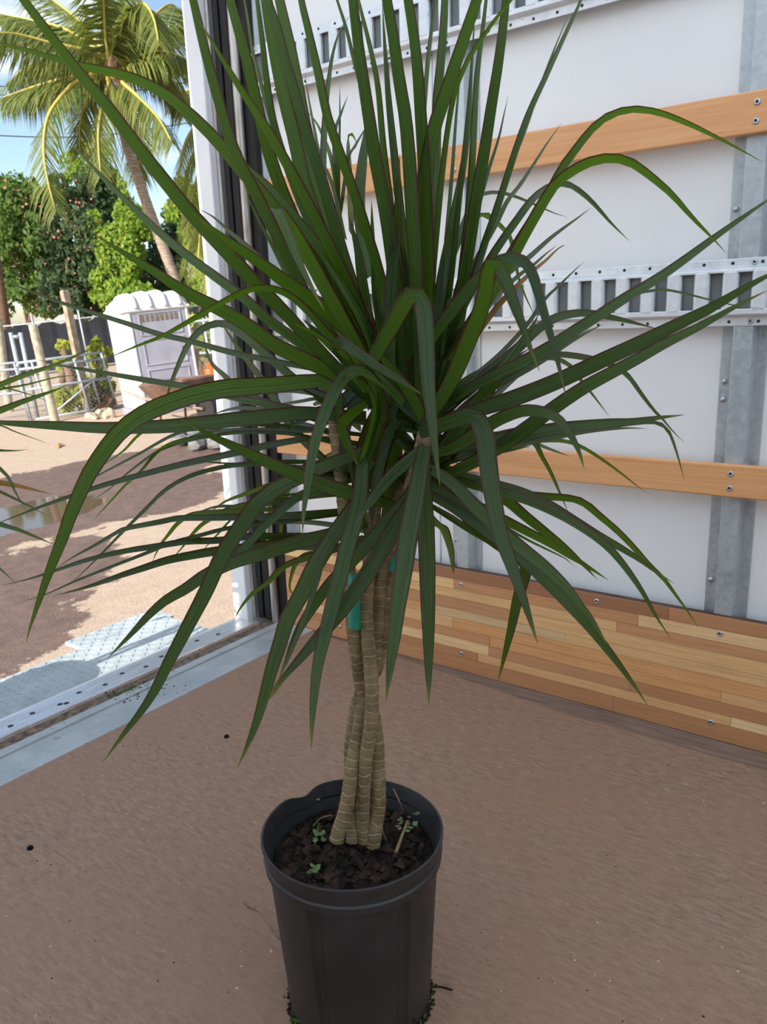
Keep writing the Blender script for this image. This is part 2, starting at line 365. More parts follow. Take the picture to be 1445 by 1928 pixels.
WET = [pxe(-200, 300, 880, 1050), pxe(-200, 190, 1030, 1190), pxe(-150, 120, 1150, 1285), pxe(225, 470, 816, 915), pxe(200, 410, 900, 985)]
PUDDLE = pxe(-40, 165, 940, 1000)
GRASS = (*G2(100, 668), 30, 3.0, ang)
build_mats()
# ================================================================== the truck box
W = 1.592; PN = W+.045; XR = -1.735; XF = 3.2; YL = -.85; ZT = 2.15
fl = MB().box((-1.465, YL, -.09), (XF, PN+.02, -.005)).obj('floor', 'dark_plank'); tag(fl, 'dark bare plank deck under the plywood along the kick board', kind='structure')
MB().prism([(-1.468, YL+.005), (XF-.01, YL+.005), (XF-.01, 1.516), (-.63, 1.518), (-.99, 1.552), (-1.15, 1.566), (-1.468, 1.578)], 'z', -.005, 0).obj('plywood_sheet', 'plywood_floor', fl)
wr = MB().box((XR, PN, -.09), (XF, PN+.03, ZT)).obj('wall_right', 'white_panel'); tag(wr, 'white glossy panel wall with galvanised studs', kind='structure')
def hat(xc):
    f, p, t = W+.016, PN, .003
    poly = [(xc-.043, p), (xc-.043, p-t), (xc-.021, p-t), (xc-.017, f), (xc+.017, f), (xc+.025, p-t), (xc+.04, p-t), (xc+.04, p)]
    return MB().prism(poly, 'z', -.004, ZT-.002)
STUDS = [-1.577, -.968, -.355, .258, .871, 1.484, 2.097, 2.71]
for xc in STUDS:
    st = hat(xc).obj('stud', 'galvanised', wr, bevel=.0012)
    for z in (.735, .70, 1.05, .33):
        MB().lathe([(0, .004), (.004, .0038), (.006, .001), (.0062, 0)], 10, Matrix.Translation((xc-.033, PN-.003, z)) @ Matrix.Rotation(math.pi/2, 4, 'X')).obj('bolt', 'screw_steel', st, smooth=True)
for xc in (-1.05, .17): MB().box((xc-.0015, PN-.0015, 0), (xc+.0015, PN, ZT)).obj('panel_joint', 'galvanised', wr)
wl = MB().box((XR, YL-.05, -.09), (XF, YL, ZT)).obj('wall_left', 'white_panel'); tag(wl, kind='structure')
wf = MB().box((XF, YL-.05, -.09), (XF+.05, PN+.03, ZT)).obj('wall_front', 'white_panel'); tag(wf, kind='structure')
ce = MB().box((XR, YL-.05, ZT), (XF+.05, PN+.03, ZT+.004)).obj('ceiling', 'roof_skin'); tag(ce, kind='structure')
hd = MB().box((XR-.01, YL-.05, 2.02), (XR+.06, PN+.03, ZT)).obj('trim_1', 'white_paint'); tag(hd, kind='structure')

def screw(loc, r, parent, normal='-y'):
    Mx = Matrix.Translation(loc) @ Matrix.Rotation(math.pi/2, 4, 'X')
    a = MB().lathe([(r*.38, .0006), (r*.42, .0022), (r*.8, .002), (r, .0004), (r, -.001)], 14, Mx).obj('screw', 'screw_steel', parent, smooth=True)
    MB().lathe([(0, .0009), (r*.4, .0008)], 8, Mx).obj('screw_recess', 'dark_metal', a)
# horizontal logistic tracks
def e_track(name, z0, z1, x0, x1, label, phase):
    root = empty(name, (x0, W, (z0+z1)/2)); T = Matrix.Translation(-root.location)
    inv = -root.location
    P = .0509; yb, yf = W+.014, W+.001; m = MB()
    sl0, sl1 = z0+.031, z1-.025
    def sec(poly): m.prism([(a, b) for a, b in poly], 'x', x0, x1)
    # lower and upper bands: flange, slope, face
    sec([(yb+.003, z0), (yb, z0), (yb, z0+.016), (yf, z0+.021), (yf, sl0), (yf+.003, sl0), (yf+.003, z0+.0225), (yb+.003, z0+.0175)])
    sec([(yb+.003, z1), (yb+.003, z1-.0175), (yf+.003, z1-.0215), (yf+.003, sl1), (yf, sl1), (yf, z1-.020), (yb, z1-.016), (yb, z1)])
    n = int((x1-x0)/P)+2
    xs = [phase+P*k for k in range(-60, 90)]
    xs = [x for x in xs if x0+.02 < x < x1-.02]
    for x in xs:       # solid web between two slots, lips folded inwards at the slots
        a, b = x+P*.25, x+P*.75
        m.prism([(a-.002, yf+.010), (a-.001, yf+.003), (a+.003, yf-.001), (b-.003, yf-.001), (b+.001, yf+.003), (b+.002, yf+.010), (b-.001, yf+.010), (b-.002, yf+.004), (a+.002, yf+.004), (a+.001, yf+.010)], 'z', sl0-.002, sl1+.002)
    m.v = [v+inv for v in m.v]
    b = m.obj('track_body', 'track_steel', root, bevel=.0012)
    bs = MB().box((x0, W+.0125, z0+.018), (x1, W+.0140, z1-.016)); bs.v = [v+inv for v in bs.v]; bs.obj('slot_shade_strip', 'slot_shade_grey', root)  # added dark strip behind the slots, stands in for the shade inside
    h = MB()
    for x in xs:
        for z in (z0+.008, z1-.008):
            h.lathe([(0, .0006), (.003, .0006), (.0032, 0)], 8, Matrix.Translation(Vector((x+P*.5, yb, z))+inv) @ Matrix.Rotation(math.pi/2, 4, 'X'))
    tag(h.obj('fixing_hole', 'dark_metal', root), kind='stuff')
    for xc in STUDS[:5]:
        for z in (z0+.008, z1-.008): screw(Vector((xc+.012, yb-.0005, z))+inv, .0055, root)
    tag(root, label, 'cargo track'); return root
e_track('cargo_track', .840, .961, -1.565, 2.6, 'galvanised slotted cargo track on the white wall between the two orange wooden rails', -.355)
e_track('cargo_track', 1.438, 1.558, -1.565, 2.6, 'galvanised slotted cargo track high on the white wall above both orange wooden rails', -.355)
# wooden rub rails
def rail(z0, z1, label, x0=-1.60):
    root = MB().box((x0, W-.001, z0), (2.6, W+.0165, z1)).obj('rub_rail', 'rail_wood', bevel=.003)
    tag(root, label, 'rail', 'orange wooden rub rails')
    for xc in STUDS[:6]:
        for k in (.28, .72): screw(Vector((xc, W-.001, z0+(z1-z0)*k)), .0062, root)
rail(.516, .580, 'orange varnished wooden rub rail below the slotted cargo track')
rail(1.168, 1.237, 'orange varnished wooden rub rail between the two slotted cargo tracks')
# laminated kick board, strip by strip
KH = .268
kb = MB().box((-1.60, W+.004, -.004), (2.6, W+.02, KH)).obj('trim_2', 'board_dark'); tag(kb, 'kick board of glued hardwood strips along the white wall', kind='structure')
unit = MB().box((-.5, -.5, -.5), (.5, .5, .5)); um = bpy.data.meshes.new('wood_strip'); um.from_pydata([tuple(v) for v in unit.v], [], unit.f); um.materials.append(MATS['laminate_strip'])
PALE = [srgb(238, 198, 146), srgb(244, 206, 154), srgb(230, 184, 128), srgb(226, 176, 122), srgb(218, 184, 138), srgb(240, 200, 140), srgb(222, 164, 108), srgb(206, 150, 104)]
BROWN = [srgb(176, 124, 86), srgb(190, 136, 94), srgb(166, 116, 84), srgb(198, 146, 104)]
rows = [.038, .022, .027, .025, .029, .023, .03, .024, .026, .024]
z = -.004; rnd = random.Random(11)
for ri, hgt in enumerate(rows):
    if ri == len(rows)-1: hgt = KH-z
    x = -1.60-rnd.random()*.1
    while x < 2.55:
        Lx = rnd.uniform(.22, .85) if x < .6 else 1.0
        a, b = max(x, -1.60), min(x+Lx, 2.6)
        if b-a > .02:
            o = bpy.data.objects.new('wood_strip', um); COL.objects.link(o); o.parent = kb
            o.location = ((a+b)/2, W+.0045+rnd.uniform(-.0007, .0007), z+hgt/2); o.scale = (b-a-.0008, .010, hgt-.0008)
            o.color = rnd.choice(BROWN if ri in (0,) or (ri == len(rows)-1) or rnd.random() < .16 else PALE)
        x += Lx
    z += hgt
for p in [(868, 1101), (1124, 1132), (1356, 1193), (869, 1231), (1339, 1360), (640, 1060), (640, 1180)]:
    q = on_y(p[0], p[1], W-.001); screw(q, .0062, kb)
# ------------------------------------------------------------------ rear post and roll-up door track
rp_ = empty('door_track', (-1.66, 1.56, 0)); inv = -rp_.location
def rbox(name, mat, lo, hi, bev=.002):
    m = MB().box(lo, hi); m.v = [v+inv for v in m.v]; return m.obj(name, mat, rp_, bevel=bev)
def rtube(name, mat, x, y, r):
    m = MB().tube([(x, y, .002), (x, y, 2.02)], r, 12); m.v = [v+inv for v in m.v]; return m.obj(name, mat, rp_, smooth=True, auto=40)
jp = MB().box((XR-.012, 1.540, -.09), (-1.688, PN+.02, ZT)).obj('trim_3', 'white_paint', bevel=.004); tag(jp, 'white rear corner post of the truck opening', kind='structure')
rbox('track_back', 'black_rubber', (-1.688, 1.588, .003), (-1.565, PN, 2.02))
rtube('track_lip', 'worn_aluminium', -1.682, 1.566, .0055)
rbox('seal_strip', 'black_rubber', (-1.672, 1.572, .003), (-1.652, 1.59, 2.02))
rbox('guide_rib', 'dark_metal', (-1.650, 1.578, .003), (-1.646, 1.59, 2.02), .001)
rbox('seal_strip', 'black_rubber', (-1.644, 1.574, .003), (-1.622, 1.59, 2.02))
rtube('track_lip', 'worn_aluminium', -1.606, 1.578, .0115)
tag(rp_, 'black rubber sealed roll-up door track with bare aluminium lips beside the white corner post', 'door track')
# ------------------------------------------------------------------ door sill and step plate
ds = empty('door_sill', (-1.6, .37, 0)); inv2 = -ds.location
def sbox(name, mat, lo, hi, bev=.0015):
    m = MB().box(lo, hi); m.v = [v+inv2 for v in m.v]; return m.obj(name, mat, ds, bevel=bev)
Y0, Y1 = YL, 1.588
sbox('lip_plate', 'sill_paint', (-1.566, Y0, -.09), (-1.465, Y1, .0015))
sbox('raised_bead', 'sill_paint', (-1.594, Y0, -.09), (-1.566, Y1, .006), .003)
g = sbox('seal_groove', 'dirt', (-1.640, Y0, -.09), (-1.594, Y1, -.0035))
th = sbox('threshold', 'threshold_steel', (XR, Y0, -.09), (-1.640, 1.54, .003), .003)
sbox('threshold_bead', 'threshold_steel', (-1.652, Y0, 0), (-1.640, 1.54, .007), .003)
for p in [(20, 1367), (61, 1343), (113, 1326), (125, 1324), (149, 1304), (198, 1289), (230, 1268), (275, 1255), (304, 1236), (371, 1206), (411, 1194)]:
    q = on_z(p[0], p[1], .003)
    m = MB().lathe([(0, .0003), (.006, .0004), (.0068, .0001)], 14, Matrix.Translation(Vector((q.x, q.y, .003))+inv2)); m.obj('hole', 'dark_metal', th)
q = on_z(107, 1390, .0015); MB().lathe([(0, .0006), (.008, .0006), (.0085, 0)], 14, Matrix.Translation(Vector((q.x, q.y, .0015))+inv2)).obj('screw', 'worn_aluminium', ds)
tag(ds, 'worn blue grey steel door sill with bright drilled threshold at the edge of the plywood', 'door sill')
sp_ = empty('step_plate', (-1.87, .4, -.02)); inv3 = -sp_.location
def plate(name, x0, x1, y0, y1, zz, tilt=0):
    m = MB().box((x0, y0, zz-.012), (x1, y1, zz)); m.v = [v+inv3 for v in m.v]; o = m.obj(name, 'plate_paint', sp_, bevel=.002)
    t = MB(); ix = 0; p = .0235
    x = x0+p*.6
    while x < x1-p*.4:
        y = y0+p*.6; iy = 0
        while y < y1-p*.4:
            a = .0092; b = .0030
            al = math.pi/4 if (ix+iy) % 2 else -math.pi/4
            c, s = math.cos(al), math.sin(al)
            pts = [(-a, 0, 0), (0, -b, 0), (a, 0, 0), (0, b, 0), (-a*.55, 0, .0022), (a*.55, 0, .0022)]
            t.add([Vector((x+c*u-s*v, y+s*u+c*v, zz+w-.0001))+inv3 for u, v, w in pts], [(0, 1, 5, 4), (1, 2, 5), (2, 3, 4, 5), (3, 0, 4)])
            y += p; iy += 1
        x += p; ix += 1
    tag(t.obj('tread_lug', 'plate_paint', o), kind='stuff')
    return o
plate('tread_plate', -1.985, -1.737, YL, 1.46, -.016)
plate('tread_wing', -2.10, -1.99, 1.18, 1.50, -.030)
m = MB().box((-1.985, YL, -.12), (-1.975, 1.46, -.028)); m.v = [v+inv3 for v in m.v]; m.obj('edge_flange', 'plate_paint', sp_)
for yy in (-.4, .5, 1.3):
    m = MB().box((-1.98, yy-.03, -.12), (-1.735, yy+.03, -.028)); m.v = [v+inv3 for v in m.v]; m.obj('bracket', 'plate_paint', sp_)
tag(sp_, 'pale grey painted diamond tread step plate outside the door sill', 'step plate')
# dirt and moss on the sill
def crumbs(name, mat, centers, n, spread, size, label, cat, rs, zz):
    m = MB(); rn = random.Random(rs)
    for i in range(n):
        cx, cyy = rn.choice(centers); x = rn.gauss(cx, spread); y = rn.gauss(cyy, spread); s = size*rn.uniform(.4, 1.5)
        v = [Vector((rn.uniform(-1, 1), rn.uniform(-1, 1), 0)).normalized()*s*rn.uniform(.6, 1) for _ in range(1)]
        a0 = rn.random()*6
        ring = [Vector((x+s*math.cos(a0+k*1.571)*rn.uniform(.6, 1.2), y+s*math.sin(a0+k*1.571)*rn.uniform(.6, 1.2), zz-.0003)) for k in range(4)]
        m.add(ring+[Vector((x, y, zz+s*rn.uniform(.5, 1)))], [(0, 1, 4), (1, 2, 4), (2, 3, 4), (3, 0, 4)])
    o = m.obj(name, mat); tag(o, label, cat, kind='stuff'); return o
ctr = [on_z(x, y, .003) for x, y in [(225, 1308), (240, 1303), (255, 1298), (268, 1292), (305, 1295), (250, 1306)]]
crumbs('moss_debris', 'moss', [(p.x, p.y) for p in ctr[:4]], 90, .010, .0035, 'small heap of moss crumbs on the steel door sill', 'moss', 3, .005)
crumbs('soil_crumbs', 'soil_crumb', [(p.x, p.y) for p in ctr], 120, .022, .0028, 'dark soil crumbs scattered along the steel door sill', 'soil', 4, .0015)
rn = random.Random(5)
pts = [(on_z(rn.uniform(60, 1400), rn.uniform(1380, 1900), 0)) for _ in range(60)]
crumbs('floor_grit', 'soil_crumb', [(p.x, p.y) for p in pts], 70, .02, .0016, 'dark grit specks scattered on the plywood deck', 'grit', 6, 0)
for p in [(427, 1388), (57, 1598)]:
    q = on_z(*p, 0); m = MB(); m.lathe([(0, .006), (.004, .005), (.006, .002), (.0055, -.0002)], 8, Matrix.Translation(q)); o = m.obj('soil_clod', 'soil_crumb')
    tag(o, 'brown clod of soil lying on the plywood near the door sill' if p[0] == 427 else 'tiny soil clod on the plywood deck far from the sill', 'soil clod')
# ================================================================== potted dracaena
PC = Vector((-.567, .664, 0))
pl = empty('potted_dracaena', PC)
tag(pl, 'dracaena with braided canes and arching red-edged leaves in a black nursery pot', 'potted plant')
def proj(P):
    v = P-CAM; k = v.dot(FWD); return IW/2+F*v.dot(RGT)/k, IH/2-F*v.dot(UPV)/k, k
zr = min((abs(proj(PC+Vector((0, 0, i*.001)))[1]-1560), i*.001) for i in range(100, 400))[1]
kr = proj(PC+Vector((0, 0, zr)))[2]; RR = 172*kr/F*.985; RB = RR*.815
def make_pot(parent, rr, rb, zt, seed):
    toc = math.atan2(-NH.y, -NH.x)     # angle that faces the camera
    rg = [toc+a for a in (-.42, .62, 1.9, -1.75, 3.1)]
    def fn(p, a):
        r = math.hypot(p.x, p.y); zz = p.z/zt; out = p.copy()
        if zz < .86 and r > rb*.6:
            d = 0
            for g in rg:
                x = abs((a-g+math.pi) % (2*math.pi)-math.pi)
                if x < .075: d = max(d, .0040)
                elif x < .105: d = max(d, -.0010)
            f = (r-d)/r; out.x *= f; out.y *= f
        if zz > .8:
            # dented rim at the back left
            x = ((a-(toc-2.45)+math.pi) % (2*math.pi)-math.pi)
            q = math.exp(-(x/.16)**2)*(zz-.8)/.2; f = 1-.055*q; out.x *= f; out.y *= f; out.z -= .006*q
            f = 1+.012*math.sin(2*a+.7); out.x *= f; out.y *= f
        return out
    R = lambda z: rb+(rr*.965-rb)*(z/zt)
    prof = [(0, .004), (rb*.9, .004), (rb*.97, 0), (rb, .004), (R(zt*.06), zt*.06)]+[(R(zt*q), zt*q) for q in (.2, .4, .6, .8, .855)]
    prof += [(R(zt*.865)+.0035, zt*.862), (R(zt*.9)+.0040, zt*.90), (R(zt*.905)+.0015, zt*.908), (R(zt*.97)+.002, zt*.965), (rr, zt*.985), (rr, zt), (rr-.0028, zt+.0006), (rr-.0045, zt*.985), (R(zt*.93)-.004, zt*.93), (R(zt*.92)-.001, zt*.915), (R(zt*.87)-.006, zt*.865), (R(zt*.8)-.008, zt*.80), (R(zt*.6)-.01, zt*.6)]
    return MB().lathe(prof, 144, None, fn).obj('pot', 'pot_plastic', parent, smooth=True, auto=35)
pot = make_pot(pl, RR, RB, zr, 1)
ZS = zr-.036
def make_soil(parent, r, z, seed, n=620):
    rn = random.Random(seed); m = MB(); N = 40; rings = 14; V = []
    for i in range(rings+1):
        for j in range(N):
            a = 2*math.pi*j/N; q = r*i/rings
            V.append((q*math.cos(a), q*math.sin(a), z+.012*math.exp(-(q/(r*.5))**2)+(rn.uniform(-.0035, .0035) if 0 < i < rings else 0)))
    m.add(V, [(i*N+j, (i+1)*N+j, (i+1)*N+(j+1) % N, i*N+(j+1) % N) for i in range(rings) for j in range(N)])
    s = m.obj('soil', 'soil', parent)
    c = MB()
    for _ in range(n):
        q = r*.94*math.sqrt(rn.random()); a = rn.random()*6.283; sz = rn.uniform(.0018, .0052) if rn.random() < .9 else rn.uniform(.006, .010); x, y = q*math.cos(a), q*math.sin(a); zz = z+.012*math.exp(-(q/(r*.5))**2)
        b = [Vector((rn.uniform(.6, 1)*sz*sx, rn.uniform(.6, 1)*sz*sy_, rn.uniform(-.3, .9)*sz)) for sx, sy_ in ((-1, -1), (1, -1), (1, 1), (-1, 1))]
        t = Vector((rn.uniform(-.3, .3)*sz, rn.uniform(-.3, .3)*sz, sz*1.1))
        P = Vector((x, y, zz)); c.add([P+k for k in b]+[P+t], [(0, 1, 4), (1, 2, 4), (2, 3, 4), (3, 0, 4)])
    tag(c.obj('soil_crumb', 'soil_crumb', s), kind='stuff'); return s
soil = make_soil(pl, RR*.955-.008, ZS, 3)
def onp(x, y, off=0.0): return on_plane(x, y, PC+NH*off, NH)
# canes
def cane(pxs, offs, r0_, r1_):
    p2, _ = catmull([(x, y, o*1000) for (x, y), o in zip(pxs, offs)], 240)
    pts = [onp(p.x, p.y, p.z/1000)-PC for p in p2]
    rad = []
    L_ = 0
    for i in range(240):
        t = i/239; r = r0_+(r1_-r0_)*t
        rad.append(r*(1+(.05 if i % 5 == 0 else 0)-.03*((i % 5)/4)+.02*math.sin(i*.37)))
    t = MB().tube(pts, rad, 14); return mesh_obj('cane', t.v, t.f, 'cane_bark', pl, [(j/14, i/239) for i in range(240) for j in range(14)], True)
q = lambda o: o
cane([(634, 1582), (640, 1560), (653, 1516), (662, 1455), (670, 1406), (679, 1357), (687, 1310), (699, 1270), (709, 1220), (715, 1150), (719, 1080), (742, 1000), (780, 900), (800, 815)], [-.02, -.02, -.018, -.012, -.006, .002, .01, .014, .014, .01, .005, -.02, -.04, -.05], .0092, .0078)
cane([(686, 1585), (684, 1555), (685, 1491), (689, 1430), (696, 1381), (701, 1333), (700, 1284), (696, 1235), (692, 1187), (690, 1140), (696, 1060), (706, 960), (722, 850), (735, 770)], [0, 0, -.008, -.014, -.018, -.02, -.02, -.016, -.01, -.006, 0, .01, .015, .02], .0086, .0078)
cane([(702, 1592), (706, 1564), (713, 1515), (712, 1455), (709, 1394), (702, 1345), (690, 1310), (680, 1284), (673, 1235), (666, 1187), (661, 1130), (655, 1040), (646, 930), (637, 850), (628, 775)], [.0, .0, .004, .006, .008, .008, .008, .004, 0, -.004, 0, .01, .015, .02, .02], .0098, .0075)
cane([(664, 1585), (665, 1560), (664, 1500), (660, 1440), (661, 1400), (667, 1357), (677, 1310), (695, 1280), (711, 1255), (721, 1199), (728, 1150), (738, 1080), (745, 1000), (747, 900), (745, 800)], [.0, .004, .012, .018, .02, .02, .022, .024, .022, .016, .012, .01, .02, .03, .035], .0086, .0075)
# green ties
def tie(x, y0, y1, off, w):
    a = onp(x-w/2, y0, off)-PC; b = onp(x+w/2, y0-4, off)-PC; c = onp(x+w/2+2, y1, off)-PC; d = onp(x-w/2, y1-3, off)-PC
    n = -NH; m = MB(); V = []
    for k in range(7):
        t = k/6; u = 1-(2*t-1)**2
        V.append(a.lerp(b, t)+n*.006*u); V.append(d.lerp(c, t)+n*.007*u)
    V += [v-n*.001 for v in V[:14]]
    m.add(V, [(2*k, 2*k+1, 2*k+3, 2*k+2) for k in range(6)]+[(14+2*k+2, 14+2*k+3, 14+2*k+1, 14+2*k) for k in range(6)])
    o = m.obj('plant_tie', 'tape_green', pl, smooth=True); o['label'] = 'green plastic tie tape'
tie(667, 1080, 1184, -.016, 22); tie(739, 1048, 1074, -.004, 16)

def ribbon(parent, origin, pts, w, off, d, mat='leaf_green', wn=35, plane=None, curve=1.15, name='leaf', tipw=0.0, flip=1):
    """one leaf from its outline in the picture: px path base to tip, apparent width, depth offset at the base and at the tip"""
    P0, n = plane
    N = 30
    if pts[-1][1] < -8:      # runs on above the picture
        e = Vector((pts[-1][0]-pts[-3][0], pts[-1][1]-pts[-3][1], 0)).normalized()*(230 if w >= 20 else 90)
        pts = pts+[(pts[-1][0]+e.x*.5, pts[-1][1]+e.y*.5), (pts[-1][0]+e.x, pts[-1][1]+e.y)]
    p2, Lp = catmull([(x, y, 0) for x, y in pts], N)
    P = []
    for i, p in enumerate(p2):
        t = i/(N-1); P.append(on_plane(p.x, p.y, P0+n*(off+d*t**curve), n))
    cosf = max(.42, min(1, w/wn)); sinf = math.sqrt(1-cosf*cosf)
    frames = []
    for i in range(N):
        t = (P[min(i+1, N-1)]-P[max(i-1, 0)]).normalized(); v = (P[i]-CAM).normalized()
        a = t.cross(v)
        a = a.normalized() if a.length > 1e-4 else (frames[-1][1] if frames else RGT)
        if frames and a.dot(frames[-1][1]) < 0: a = -a
        frames.append((t, a, t.cross(a).normalized()))
    def up(s): return sum(abs(t.cross(a*cosf+b*sinf*s).z) for t, a, b in frames)
    sg = 1 if up(1) >= up(-1) else -1
    V = []; U = []; U5 = (-1, -.74, -.42, 0, .42, .74, 1); K = (.22, .05, .15, 0, .15, .05, .22)
    for i, (t, a, b) in enumerate(frames):
        q = i/(N-1); k = (P[i]-CAM).dot(FWD)
        prof = (.66+.34*min(1, q/.25))*max(0, 1-q**3.2)**.95
        prof = max(prof, .012+tipw*min(1, (1-q)*60))
        hw = .5*w*k/F/cosf*prof
        wv = a*cosf+b*(sinf*sg); nn = t.cross(wv).normalized()
        if nn.z < 0: nn = -nn
        for x, c in zip(U5, K): V.append(P[i]+wv*(hw*x)+nn*(hw*c)-origin); U.append(((x+1)/2, q))
    Fc = [(i*7+j, i*7+j+1, (i+1)*7+j+1, (i+1)*7+j) for i in range(N-1) for j in range(6)]
    return mesh_obj(name, V, Fc, mat, parent, U, True)
